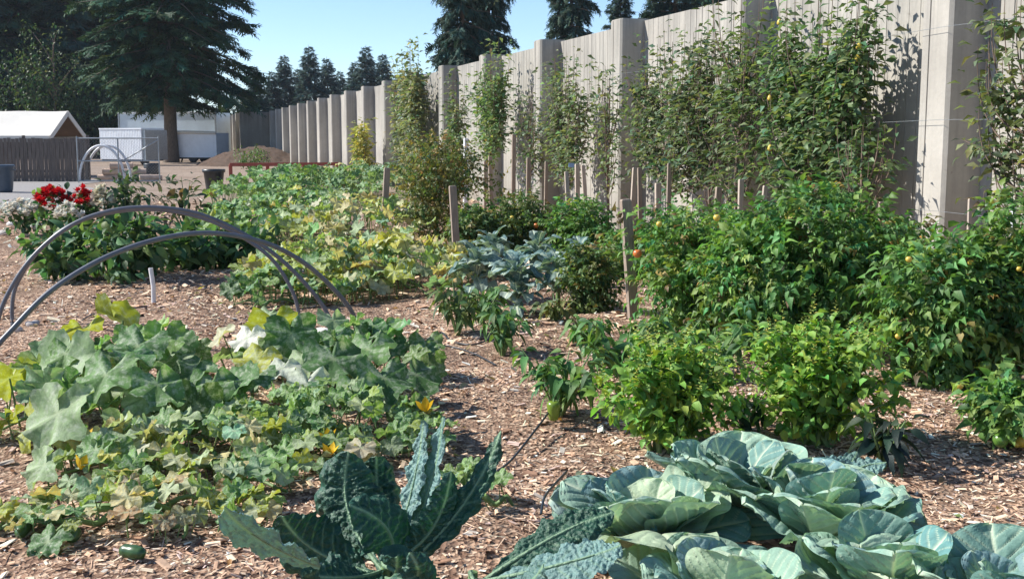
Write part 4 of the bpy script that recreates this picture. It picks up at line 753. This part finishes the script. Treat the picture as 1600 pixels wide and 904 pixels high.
# ------------------------------------------------------------------ squash, cucumber
SQM = [[lobed_mesh('squash_leaf_mesh', 10 + 3 * a + s, (.15, .5, .85, 1.15)[a], 1.25, [M['squash'], M['stem']], ruff=.07) for s in range(3)] for a in range(4)]
CUM = [[lobed_mesh('cucumber_leaf_mesh', 40 + 3 * a + s, (.2, .6, 1.0)[a], .8, [M['squash'], M['stem']], size5=.065, nth=45, nr=4, ruff=.06) for s in range(3)] for a in range(3)]
def put_leaf(meshes, t, b, p, size, a, yaw, col, rs, tl=.15):
    me = meshes[a][rs.randint(3)]; o = bpy.data.objects.new('leaf', me); COL.objects.link(o); o.parent = t; o.location = [float(v) for v in (p - b)]; o.scale = (size, size, size * rs.uniform(.85, 1.1)); o.rotation_euler = (rs.normal(0, tl), rs.normal(0, tl), yaw); o.color = (*[float(min(v, 1)) for v in col], 1)
def flower_mesh():
    mb = MB(); rs = np.random.RandomState(3); an = np.arange(5) * 1.2566; d = np.stack([np.cos(an), np.sin(an), np.full(5, .7)], -1); scatter(mb, T_lance(4, 2, .6, -.3, .3, .5), np.zeros((5, 3)), d, np.tile([0, 0, 1.], (5, 1)), np.full(5, .09), jit((.74, .48, .03), 5, rs, .08, .03)); return mb.mesh('squash_flower', [M['petal']])
FLM = flower_mesh()
def vine_plant(name, label, cat, bx, by, rx, ry, n, hmax, pal, w, size, seed, meshes, heroes=(), nfl=0, face=math.pi, tilts=(.25, .35, .25, .15), vines=5, spr=1.2, group=None):
    rs = np.random.RandomState(seed); b = GG(bx, by); t = thing(name, label, cat, b, group); st = MB()
    for k in range(vines):
        a = k * 6.283 / vines + rs.uniform(-.4, .4); e = np.array([math.cos(a) * rx * .9, math.sin(a) * ry * .9, 0]); P = bez((0, 0, .02), e * .5 + np.array([rs.normal(0, .1), rs.normal(0, .1), .0]), e, 12); P[:, 2] = gz(P[:, 0] + b[0], P[:, 1] + b[1]) - b[2] + .035 + .02 * np.sin(np.arange(12)); add_tube(st, P, np.linspace(.016, .007, 12), 6)
    st.build('vine', M['stem'], t)
    for k in range(n):
        a = rs.uniform(0, 6.28); r = math.sqrt(rs.uniform(0, 1)); x = b[0] + math.cos(a) * rx * r; y = b[1] + math.sin(a) * ry * r; h = hmax * (.35 + .65 * (1 - r * r)) * rs.uniform(.55, 1.1) + .05
        s = rs.uniform(*size); c = jit(pal[rs.choice(len(pal), p=np.array(w) / sum(w))], 1, rs, .16, .09)[0]; ti = rs.choice(len(meshes), p=np.array(tilts[:len(meshes)]) / sum(tilts[:len(meshes)])); yaw = face + rs.normal(0, spr) if rs.uniform() < .75 else rs.uniform(0, 6.28)
        put_leaf(meshes, t, b, np.array([x, y, gz(x, y) + h]), s, ti, yaw, c, rs)
    for px, py, h, spx, a, yaw, col in heroes:
        p = G(px, py, h); put_leaf(meshes, t, b, p, spx * p[1] / FPX * 1.08, a, yaw, col, rs, .06)
    for k in range(nfl):
        a = rs.uniform(0, 6.28); r = rs.uniform(.4, 1); x = math.cos(a) * rx * r; y = math.sin(a) * ry * r - .1; o = link('flower', FLM, t, (x, y, gz(b[0] + x, b[1] + y) - b[2] + hmax * rs.uniform(.3, .75))); o.rotation_euler = (rs.uniform(-.9, .2), rs.uniform(-.5, .5), 0); o.scale = [rs.uniform(.45, .8)] * 3
    return t
GRN = (.13, .25, .075); PAL = (.27, .37, .19); YEL = (.36, .38, .055); DRY = (.52, .48, .33); DKG = (.08, .175, .055); PWH = (.55, .58, .47); BRN = (.30, .22, .12); LGR = (.19, .32, .075); STR = (.48, .44, .22)
P_ = math.pi
vine_plant('squash_plant', 'big-leaved squash with grey-green mildewed leaves under the grey hoops', 'squash', 190, 665, .72, .8, 44, .34, [GRN, PAL, DKG, LGR, YEL], [3, 4, 2, 2, .6], (.20, .34), 111, SQM, vines=5, nfl=1, heroes=(
    (192, 500, .50, 112, 2, -.7, YEL), (125, 515, .42, 80, 1, .8, YEL), (98, 565, .42, 128, 2, 2.6, PAL), (90, 645, .30, 135, 2, 2.7, PAL), (15, 590, .32, 90, 2, .9, YEL), (50, 660, .18, 95, 3, 2.2, YEL), (12, 655, .15, 70, 2, 1.4, YEL),
    (215, 540, .46, 105, 1, 2.9, DKG), (265, 530, .42, 90, 1, -2.6, DKG), (165, 585, .40, 110, 1, 2.9, GRN), (245, 600, .36, 90, 1, 3.6, GRN), (225, 620, .30, 80, 2, 3.0, PAL), (300, 580, .32, 90, 1, 2.4, DKG), (150, 700, .2, 80, 2, 2.6, GRN), (70, 725, .12, 90, 2, 2.5, PAL), (330, 600, .28, 85, 1, 3.2, GRN)))
vine_plant('squash_plant', 'squash with dark leaves and one white dried leaf, reaching onto the path', 'squash', 540, 600, .62, .62, 50, .32, [GRN, DKG, PAL, DKG], [4, 3, 2, 1], (.18, .30), 112, SQM, vines=5, nfl=1, heroes=(
    (385, 528, .42, 62, 1, 2.6, (.74, .74, .66)), (348, 522, .40, 60, 1, 2.0, DRY), (425, 505, .42, 95, 2, .4, YEL), (455, 520, .46, 95, 3, 3.3, DKG), (440, 575, .34, 60, 1, 2.8, PWH), (470, 560, .34, 60, 1, 2.8, PAL), (420, 490, .44, 70, 0, 2.4, PAL),
    (520, 560, .36, 110, 1, 3.4, DKG), (575, 545, .34, 90, 1, 2.8, GRN), (480, 600, .28, 75, 2, 3.1, PWH), (600, 590, .3, 100, 1, -2.7, DKG), (650, 585, .22, 95, 1, -2.3, DKG), (640, 640, .12, 90, 2, -2.6, DKG), (560, 610, .26, 90, 1, 3.1, GRN), (400, 560, .34, 80, 1, 2.6, YEL), (395, 590, .3, 80, 1, 2.8, DKG)))
vine_plant('cucumber_vine', 'sprawling cucumber vine with pale dying leaves in front of the big-leaved squash', 'cucumber', 330, 745, .75, .55, 170, .18, [GRN, PAL, LGR, STR, YEL, DRY], [2, 4, 3, 2.6, .9, 2], (.10, .18), 113, CUM, vines=7, nfl=3, tilts=(.4, .4, .2))
vine_plant('cucumber_vine', 'green cucumber vine with upright tips running towards the kale', 'cucumber', 520, 705, .62, .5, 170, .24, [GRN, LGR, PAL, LGR, DKG], [4, 4, 2, 2, 1], (.08, .15), 114, CUM, vines=7, nfl=5, tilts=(.4, .4, .2))
vine_plant('cucumber_vine', 'low cucumber vine with brown withered leaves and dark cucumbers lying by it', 'cucumber', 200, 830, .62, .26, 66, .10, [GRN, YEL, PAL, BRN, STR, LGR], [3, 2, 1.5, 3, 3, 2], (.08, .16), 115, CUM, vines=7, nfl=0, tilts=(.4, .4, .2), heroes=((60, 800, .08, 95, 0, 2.4, DKG), (75, 845, .06, 80, 1, 2.6, DKG)))
vine_plant('cucumber_vine', 'small seedling of cucumber growing between the kale leaves and the path', 'cucumber', 735, 800, .2, .24, 22, .14, [GRN, LGR, PAL], [3, 3, 1], (.08, .13), 116, CUM, vines=3, tilts=(.4, .4, .2))
gq = 'squash patch'
vine_plant('squash_plant', 'yellowing squash with straw-coloured leaves at the bend of the path', 'squash', 615, 445, .85, 1.5, 190, .42, [STR, YEL, PAL, LGR, DRY, GRN, BRN], [6, 5, 3, 2, 3, 1, 1], (.15, .28), 121, SQM, vines=6, nfl=3)
vine_plant('squash_plant', 'squash with yellow blossoms close behind the hoop feet', 'squash', 500, 455, .85, 1.3, 160, .44, [LGR, YEL, GRN, PAL, STR], [3, 4, 2, 2, 2.5], (.15, .28), 122, SQM, vines=6, nfl=3)
vine_plant('squash_plant', 'fading squash in the middle of the patch around the thin leaning stake', 'squash', 545, 375, 1.35, 2.4, 240, .62, [STR, LGR, YEL, PAL, GRN, DRY], [5, 3, 4.5, 3, 1, 2], (.17, .32), 123, SQM, vines=6, nfl=3)
vine_plant('squash_plant', 'bright green squash at the edge of the patch near the bean plants', 'squash', 422, 362, 1.2, 2.4, 240, .66, [LGR, (.13, .27, .06), GRN, YEL, DRY], [4, 4, 3, 1, .5], (.18, .34), 124, SQM, vines=6, nfl=3)
vine_plant('squash_plant', 'fresh green squash at the back of the patch toward the red rail', 'squash', 468, 312, 2.1, 4.6, 290, .82, [(.12, .26, .06), GRN, LGR, DKG], [4, 3, 3, 1], (.22, .42), 125, SQM, vines=6, nfl=2)
vine_plant('squash_plant', 'grey-green squash at the back of the patch below the tall grey-green fruit tree', 'squash', 555, 310, 2.2, 4.4, 260, .9, [GRN, PAL, DKG, STR], [4, 2, 2, 1], (.20, .38), 126, SQM, vines=6, nfl=1)
vine_plant('squash_plant', 'dark squash beneath the nearest hoop foot', 'squash', 430, 480, .42, .5, 26, .28, [DKG, GRN, PAL], [3, 3, 1], (.16, .27), 127, SQM, vines=4)
for lb, px, py, L, r, yw in (('dark green cucumber lying alone on the chips near the front', 208, 888, .095, .026, 1.2), ('shorter rounded cucumber on the chips before the withered vine', 116, 862, .07, .026, .1), ('long dark cucumber half under a leaf of the withered vine', 38, 842, .16, .028, .25)):
    p = GG(px, py); p[2] += r + .008; mb = MB(); u = np.linspace(-1, 1, 11); prof = np.stack([r * np.sqrt(np.clip(1 - np.abs(u) ** 3.2, 0, 1)) * (1 + .05 * np.sin(u * 9)), u * L * .62], -1); lathe(mb, prof, 14, R=rotz(yw) @ rotx(math.pi / 2)); o = mb.build('cucumber_fruit', M['cucumber'], loc=p); tag(o, lb, 'cucumber')

# ------------------------------------------------------------------ brassicas
def brassica_T(seed, nu=22, nv=20, cup=.25, back=.35, wave=.05, w=.95, deep=1.):
    rs = np.random.RandomState(seed); u = np.linspace(0, 1, nu + 1); s = np.linspace(-1, 1, nv + 1); U, S = np.meshgrid(u, s, indexing='ij')
    wid = .5 * w * np.clip(np.where(u < .55, .10 + .9 * np.sin(np.pi / 2 * np.clip((u - .04) / .51, 0, 1)) ** 1.3, np.sqrt(np.clip(1 - ((u - .55) / .45) ** 2.6, 0, 1))), .045, 1)
    wid = wid * (1 + .04 * np.sin(u * 17 + rs.uniform(0, 6)))
    X = wid[:, None] * S; Yy = U * (1 - .10 * S * S * (U > .6) * 0)
    ph = rs.uniform(0, 6.28, 4); c = (U - .55 * np.abs(S) * wid[:, None] / .5 * .75) * 7.2                 # side veins run up and outward
    vs_ = np.exp(-((c - np.round(c)) / .065) ** 2) * (np.abs(S) < .95) * (U > .08); mid = np.exp(-(X / .020) ** 2)
    corr = .030 * deep * (1 - vs_) * np.minimum(1, np.abs(X) / .12) - .012 * mid
    Z = cup * (X * X * 1.6) + corr - back * np.clip(U - .45, 0, 1) ** 2 * 1.4 + wave * np.abs(S) ** 3 * np.sin(U * 15 + np.sign(S) * ph[0]) * (U > .1) + .02 * np.sin(X * 9 + ph[1]) * np.sin(U * 7 + ph[2]) + .5 * wave * (U ** 4) * np.sin(S * 7 + ph[3])
    V = np.stack([X, Yy, Z], -1).reshape(-1, 3); k = nv + 1; i, j = np.meshgrid(np.arange(nu), np.arange(nv), indexing='ij')
    F = np.stack([i * k + j, i * k + j + 1, (i + 1) * k + j + 1, (i + 1) * k + j], -1).reshape(-1, 4)
    return V, F, np.clip(np.maximum(mid * .95, vs_ * .7), 0, 1).ravel()
CAB = [lmesh('cabbage_leaf_%d' % k, brassica_T(200 + k, 60, 50, (.05, .25, .4, .12, -.1)[k % 5], (.15, .1, -.05, .3, .4)[k % 5], .035), M['brassica']) for k in range(8)]
BRO = [lmesh('broccoli_leaf_%d' % k, brassica_T(230 + k, 14, 10, .4, .45 + .1 * k, .06, .55), M['brassica']) for k in range(4)]
CB = (.29, .43, .325); CBD = (.18, .31, .26); CBL = (.39, .52, .38); CBB = (.22, .34, .335)
def brassica(name, label, cat, b, leaves, meshes, seed, stemh=.12, group=None, low=.7):
    rs = np.random.RandomState(seed); t = thing(name, label, cat, b, group); st = MB(); add_tube(st, [(0, 0, -.05), (0, 0, stemh * .6), (0, 0, stemh + .05)], [.022, .024, .016], 8); st.build('stem', M['stem'], t)
    for az, el, L, k, col, roll in leaves:
        o = np.array([math.cos(az), math.sin(az), 0]); f = o * math.cos(el) + np.array([0, 0, math.sin(el)]); up = -o * math.sin(el) + np.array([0, 0, math.cos(el)]); side = np.cross(f, up); up = nz(up + side * roll)
        put(meshes[k], t, np.array([0, 0, stemh * rs.uniform(low, 1.1)]) + o * .015, f, up, L, jit(col, 1, rs, .07, .04)[0])
    return t
def rosette(seed, n, L, cols, nm, inner=True, elo=.42, ehi=1.25):
    rs = np.random.RandomState(seed); out = []
    for k in range(n):
        u = k / n; out.append((k * 2.4 + rs.uniform(-.25, .25), elo + (ehi - elo) * u + rs.uniform(-.12, .12), L * (1.05 - .35 * u) * rs.uniform(.85, 1.1), rs.randint(nm), cols[rs.randint(len(cols))], rs.normal(0, .25)))
    return out
gc = 'cabbages in the front bed'
for q, (px, py, n, L, lb) in enumerate(((1000, 902, 13, .37, 'spreading grey-green cabbage with broad lit leaves beside the arching kale leaf'), (1150, 868, 13, .36, 'grey-green cabbage in the middle of the row with a folded upright leaf'), (1275, 905, 14, .37, 'cabbage with one tall blue-green leaf standing upright'), (1385, 985, 13, .33, 'cabbage with the palest crumpled leaf at its heart'), (1570, 1030, 12, .34, 'cabbage at the far end of the row by the open mulch'), (1120, 1000, 12, .33, 'young bluish cabbage in front of the spreading one'))):
    b = GG(px, py + 10); lv = rosette(300 + q, n + 6, L * 1.04, [CB, CB, CBL, CBD, CBB], 8)
    if q == 2: lv += [(-1.4, 1.25, .30, 2, CBD, .2), (-.5, .75, .36, 0, CBD, .1)]
    if q == 3: lv += [(-1.2, .8, .24, 5, (.55, .62, .46), .3), (-1.9, .75, .22, 7, (.55, .62, .46), -.2)]
    brassica('cabbage', lb, 'cabbage', b, lv, CAB, 400 + q, .10)
for q, (px, py, n, L, lb) in enumerate(((745, 472, 16, .36, 'blue-green broccoli at the path end of its row'), (808, 490, 18, .36, 'blue-green broccoli in the middle of its row, leaves hanging low'), (872, 482, 17, .36, 'blue-green broccoli near the small pale tomato plant'), (840, 448, 16, .36, 'blue-green broccoli in the second rank before the low tomatoes'), (770, 440, 16, .36, 'blue-green broccoli close to the weathered stake'), (905, 450, 12, .30, 'small blue-green broccoli at the tomato end of its row'))):
    brassica('broccoli_plant', lb, 'broccoli', GG(px, py), rosette(330 + q, n + 18, L * .78, [(.16, .245, .235), (.22, .31, .29), (.12, .20, .19), (.27, .36, .33)], 4, elo=-.35, ehi=1.25), BRO, 430 + q, .40, None, .3)

def ribbon(p0, p1, p2, width, nh, seed, blister=.017, fold=.6, curl=.35, nu=96, nv=36, w0=.12):
    rs = np.random.RandomState(seed); C = bez(p0, p1, p2, nu + 1); Tt = nz(np.gradient(C, axis=0)); u = np.linspace(0, 1, nu + 1); s = np.linspace(-1, 1, nv + 1)
    side = nz(np.cross(Tt, nz(nh))); nrm = np.cross(side, Tt); L = np.sum(np.linalg.norm(np.diff(C, axis=0), axis=1))
    wid = .5 * width * np.clip(np.where(u < .5, w0 + (1 - w0) * np.clip((u - .12) / .38, 0, 1) ** .7, np.clip(1 - ((u - .5) / .5) ** 2.2, 0, 1) ** .65), .02, 1) * (1 + .07 * np.sin(u * 31 + rs.uniform(0, 6)) + .04 * np.sin(u * 67))
    U, S = np.meshgrid(u, s, indexing='ij'); X = wid[:, None] * S; A = U * L
    # puckered cells of savoyed leaf: cell noise heights in leaf metres
    g = .0155; hh = np.full(U.shape, 9.)
    ci = np.floor(X / g); cj = np.floor(A / g)
    def hsh(a, b, k): v = np.sin(a * 127.1 + b * 311.7 + k * 74.7 + seed) * 43758.5453; return v - np.floor(v)
    for da in (-1, 0, 1):
        for db in (-1, 0, 1):
            ax = (ci + da + hsh(ci + da, cj + db, 1)) * g; ay = (cj + db + hsh(ci + da, cj + db, 2)) * g; hh = np.minimum(hh, np.hypot(X - ax, A - ay) / g)
    amp = np.clip(np.abs(X) / .02, 0, 1) * (U > .14); Z = -blister * hh * amp + fold * np.abs(X) * .5 - curl * (np.abs(S) ** 4) * wid[:, None] + .008 * np.abs(S) ** 2 * np.sin(U * 40 + rs.uniform(0, 6) + np.sign(S) * 2)
    V = (C[:, None] + side[:, None] * X[..., None] + nrm[:, None] * Z[..., None]).reshape(-1, 3); k = nv + 1; i, j = np.meshgrid(np.arange(nu), np.arange(nv), indexing='ij')
    F = np.stack([i * k + j, i * k + j + 1, (i + 1) * k + j + 1, (i + 1) * k + j], -1).reshape(-1, 4); c = (U - .8 * np.abs(X) / .5) * 9
    E = np.maximum(np.exp(-(X / .0045) ** 2), .45 * np.exp(-((c - np.round(c)) / .07) ** 2) * (np.abs(S) < .85))
    return V, F, np.clip(E, 0, 1).ravel()
KD = (.017, .075, .045); KL = (.085, .170, .150); KB = (.14, .25, .23)  # sun and shade put into the leaf colours: dark for shaded, pale for sunlit
def kale(label, base, leaves, seed, h0=.16):
    b = GG(*base); t = thing('kale_plant', label, 'kale', b); st = MB(); add_tube(st, [(0, 0, -.05), (0, 0, h0 * .6), (0.01, 0, h0 + .06)], [.02, .02, .014], 8); st.build('stem', M['stem'], t)
    for q, (mid, tip, dm, dt, wd, nh, col, fold, curl) in enumerate(leaves):
        p0 = np.array([0, 0, h0 + .02 * (q % 4)]); p1 = D(mid[0], mid[1], b[1] + dm) - b; p2 = D(tip[0], tip[1], b[1] + dt) - b; p1 = 2 * p1 - .5 * (p0 + p2)   # curve passes through mid
        V, F, E = ribbon(p0, p1, p2, wpx(wd, b[1] + dm), np.array(nh, float), seed + q, fold=fold, curl=curl); mb = MB(); mb.add(V, F, 0, None, E); V2, F2 = tube(bez(p0, p1, p2, 12)[:9], np.linspace(.008, .003, 9), 6); mb.add(V2, F2, 0, None, np.full(len(V2), .9)); o = mb.build('leaf', M['kale'], t); o.color = (*col, 1)
kale('tall dark kale with puckered upright leaves', (600, 985), (
    ((445, 862), (350, 792), -.24, -.48, 82, (-.35, -.1, 1.), KB, .2, .1), ((495, 860), (440, 805), .08, .06, 110, (-.2, -1, .35), KD, .25, .25),
    ((545, 800), (545, 705), .18, .22, 115, (-.1, -1, .15), KD, .3, .45), ((590, 790), (588, 712), .26, .30, 80, (.2, -1, .1), KD, .4, .6),
    ((610, 835), (545, 788), -.02, -.10, 105, (.3, -.8, .8), KD, .2, .3), ((640, 780), (662, 655), .10, .14, 50, (-.75, -.6, .1), KB, .7, .2), ((662, 790), (692, 650), .08, .10, 58, (-.8, -.5, .1), KB, 1.1, .2),
    ((672, 830), (705, 735), .02, .03, 70, (.7, -.8, .1), KD, .7, .4), ((715, 800), (782, 672), .05, .08, 48, (-.6, -.8, .3), KD, .9, .5), ((615, 900), (620, 868), -.2, -.3, 90, (.1, -.8, .7), KD, .3, .4), ((560, 900), (500, 900), -.15, -.25, 110, (-.2, -.8, .6), KD, .3, .3), ((650, 900), (640, 862), -.25, -.32, 60, (0, -1, .3), KD, .8, .6)), 500)
kale('kale with one long dark leaf arching over toward the cabbages', (735, 1010), (
    ((865, 838), (960, 800), .05, .1, 78, (-.15, -.65, .9), KD, .5, .3), ((880, 880), (970, 850), -.1, -.1, 92, (-.5, -.4, .9), KB, .15, .1), ((800, 920), (850, 880), -.2, -.3, 90, (-.2, -.6, .9), KL, .2, .2), ((760, 960), (735, 905), -.2, -.3, 80, (0, -.8, .6), KD, .4, .3)), 530)
kale('small curly kale at the edge of the cabbages by the larger basil', (1325, 775), (((1325, 730), (1290, 714), 0, -.02, 45, (-.3, -.4, .9), KB, .2, .2), ((1350, 728), (1385, 722), .02, .02, 45, (.1, -.4, .9), KB, .2, .2), ((1330, 725), (1340, 705), .06, .12, 40, (0, -.8, .6), KL, .3, .3)), 550, .08)

def fallen():
    rs = np.random.RandomState(77); n = 420; y = np.sqrt(rs.uniform(3.2 ** 2, 13 ** 2, n)); x = rs.uniform(-1, 1, n) * (.45 * y + .3); mb = MB(); a = rs.uniform(0, 6.28, n); f = np.stack([np.cos(a), np.sin(a), rs.normal(0, .15, n)], -1); T = [T_lance(4, 2, .55, .5 - .5 * k, .5, .45, .06, k) for k in range(3)]
    P = np.stack([x, y, gz(x, y) + .022], -1); k = rs.randint(0, 3, n)
    for q in range(3): m = k == q; scatter(mb, T[q], P[m], f[m], np.array([0, 0, 1.]) + rs.normal(0, .3, (m.sum(), 3)), rs.uniform(.03, .075, m.sum()), mixcol([(.42, .31, .17), (.30, .20, .10), (.40, .38, .12), (.16, .22, .07)], [3, 2, 1, 1], m.sum(), rs))
    o = mb.build('fallen_leaves', M['leaf'], kind='stuff'); tag(o, 'dry fallen leaves scattered over the wood chips', 'leaves')
fallen()
# ------------------------------------------------------------------ hoops, hose, stones
def hoop(label, pts, r=.0165):
    P = np.array(pts); t = np.linspace(0, 1, len(P)); tt = np.linspace(0, 1, 60)
    from mathutils import geometry
    # Catmull-Rom through the given points
    Q = [];
    E = np.r_[[2 * P[0] - P[1]], P, [2 * P[-1] - P[-2]]]
    for i in range(1, len(E) - 2):
        for s in np.linspace(0, 1, 14, endpoint=(i == len(E) - 3)):
            a, b, c, d = E[i - 1], E[i], E[i + 1], E[i + 2]; Q.append(.5 * (2 * b + (c - a) * s + (2 * a - 5 * b + 4 * c - d) * s * s + (3 * b - a - 3 * c + d) * s ** 3))
    base = P[-1].copy(); base[2] = gz(base[0], base[1]); tg = thing('bed_hoop', label, 'hoop', base, 'grey hoops over the front bed'); mb = MB(); add_tube(mb, np.array(Q) - base, r, 10); mb.build('pipe', M['pvc'], tg)
def hoop_px(label, left, right, pix):
    a = G(*left); b = G(*right); out = [a - np.array([0, 0, .15])]
    def on(px, py):
        # intersect the pixel's ray with the upright plane through both feet
        n = np.cross(b - a, [0, 0, 1.]); d = ray(px, py); o = np.array([0, 0, CAMH]); s = ((a - o) @ n) / (d @ n); return o + d * s
    out += [on(*q) for q in pix] + [b - np.array([0, 0, .12])]; hoop(label, out)
hoop_px('frontmost grey plastic hoop arching over the squash', (-45, 640), (574, 552), [(-22, 570), (25, 508), (85, 450), (165, 402), (250, 373), (330, 364), (410, 378), (470, 407), (520, 450), (555, 498)])
hoop_px('middle grey plastic hoop, the highest of the three', (-12, 560), (528, 530), [(-4, 505), (20, 445), (60, 392), (115, 350), (175, 329), (240, 324), (310, 334), (375, 362), (435, 402), (485, 452), (515, 497)])
hoop_px('rearmost grey plastic hoop running close behind the highest one', (20, 510), (469, 500), [(19, 480), (28, 440), (62, 390), (112, 351), (180, 331), (250, 328), (320, 342), (380, 371), (425, 405), (452, 445), (465, 480)])
def hose(label, pts, r=.008):
    P = [];
    for px, py, h in pts: q = G(px, py, h); q[2] += float(gz(q[0], q[1])) + r + .006; P.append(q)
    P = np.array(P); Q = []
    E = np.r_[[2 * P[0] - P[1]], P, [2 * P[-1] - P[-2]]]
    for i in range(1, len(E) - 2):
        for s in np.linspace(0, 1, 8, endpoint=(i == len(E) - 3)):
            a, b, c, d = E[i - 1], E[i], E[i + 1], E[i + 2]; Q.append(.5 * (2 * b + (c - a) * s + (2 * a - 5 * b + 4 * c - d) * s * s + (3 * b - a - 3 * c + d) * s ** 3))
    mb = MB(); add_tube(mb, Q, r, 8); o = mb.build('drip_hose', M['blackplastic']); tag(o, label, 'hose')
hose('black drip hose looping out of the chips beside the green pepper', [(770, 745, 0), (800, 715, .02), (840, 665, .06), (885, 615, .12), (930, 586, .12), (985, 590, .05), (1020, 600, 0)], .006)
hose('black drip hose lying on the path below the small drooping pepper', [(640, 545, 0), (675, 528, 0), (690, 520, 0), (705, 530, 0), (735, 537, 0), (760, 532, 0), (790, 520, 0)], .007)
hose('second drip hose line crossing the chip path by the pepper', [(630, 560, 0), (670, 542, 0), (705, 540, 0), (740, 548, 0), (775, 560, 0)], .006)
hose('black drip hose arching at the foot of the first basil bush', [(1010, 790, 0), (1045, 742, .06), (1075, 705, .14), (1110, 684, .12), (1140, 690, .04), (1150, 712, 0)], .008)
hose('drip hose surfacing at the edge of the cabbage bed', [(845, 830, 0), (850, 795, .04), (862, 765, .05), (885, 742, 0)], .006)
hose('thin drip hose among the chips behind the big-leaved squash', [(110, 520, 0), (140, 498, 0), (180, 490, 0), (230, 486, 0)], .006)
def stone(label, px, py, w, hgt, seed, mat='stone'):
    rs = np.random.RandomState(seed); p = GG(px, py); r = wpx(w, p[1]) / 2; mb = MB(); n, m = 18, 10; th = np.linspace(0, 2 * np.pi, n, endpoint=False); ph = np.linspace(-np.pi / 2, np.pi / 2, m); A, B = np.meshgrid(ph, th, indexing='ij'); d = np.stack([np.cos(A) * np.cos(B), np.cos(A) * np.sin(B), np.sin(A)], -1).reshape(-1, 3); k = rs.uniform(1, 3.5, (4, 3)); rad = 1 + .12 * np.sum(np.sin(d @ k.T + rs.uniform(0, 6, 4)), 1) / 1.4
    i, j = np.meshgrid(np.arange(m - 1), np.arange(n), indexing='ij'); j2 = (j + 1) % n; mb.add(d * rad[:, None] * np.array([r, r * .75, r * hgt]), np.stack([i * n + j, i * n + j2, (i + 1) * n + j2, (i + 1) * n + j], -1).reshape(-1, 4)); o = mb.build('stone', M[mat], loc=p + np.array([0, 0, r * hgt * .5])); tag(o, label, 'stone')
stone('smooth white stone beside the middle hoop foot', 502, 522, 36, .5, 1, 'whitestone'); stone('grey rock at the path edge beneath the dark squash leaves', 640, 616, 34, .7, 2); stone('pale tan stone on the chips left of the big-leaved squash', 52, 510, 22, .6, 3); stone('grey stone next to the pale tan stone', 28, 518, 18, .6, 4)
stone('small white stone by the gravel under the white flowers', 20, 352, 18, .6, 5, 'whitestone'); stone('flat pale stone under the low mound of white flowers', 58, 356, 20, .5, 6); stone('flat grey stone in the shade of the white flowers', 8, 366, 22, .5, 7)

# ------------------------------------------------------------------ air
def build_haze():
    m = bpy.data.materials.new('haze_air'); m.use_nodes = True; t = m.node_tree; t.nodes.remove(t.nodes["Principled BSDF"])
    v = N(t, 'VolumePrincipled'); v.inputs['Color'].default_value = (.82, .90, 1, 1); v.inputs['Density'].default_value = .0002; v.inputs['Anisotropy'].default_value = 0.
    t.links.new(v.outputs[0], t.nodes["Material Output"].inputs['Volume'])
    mb = MB(); box(mb, (0, 1230, 22), (920, 1310, 24)); o = mb.build('haze', m, kind='stuff'); tag(o, 'thin pale summer haze in the air over the garden', 'haze')
build_haze()
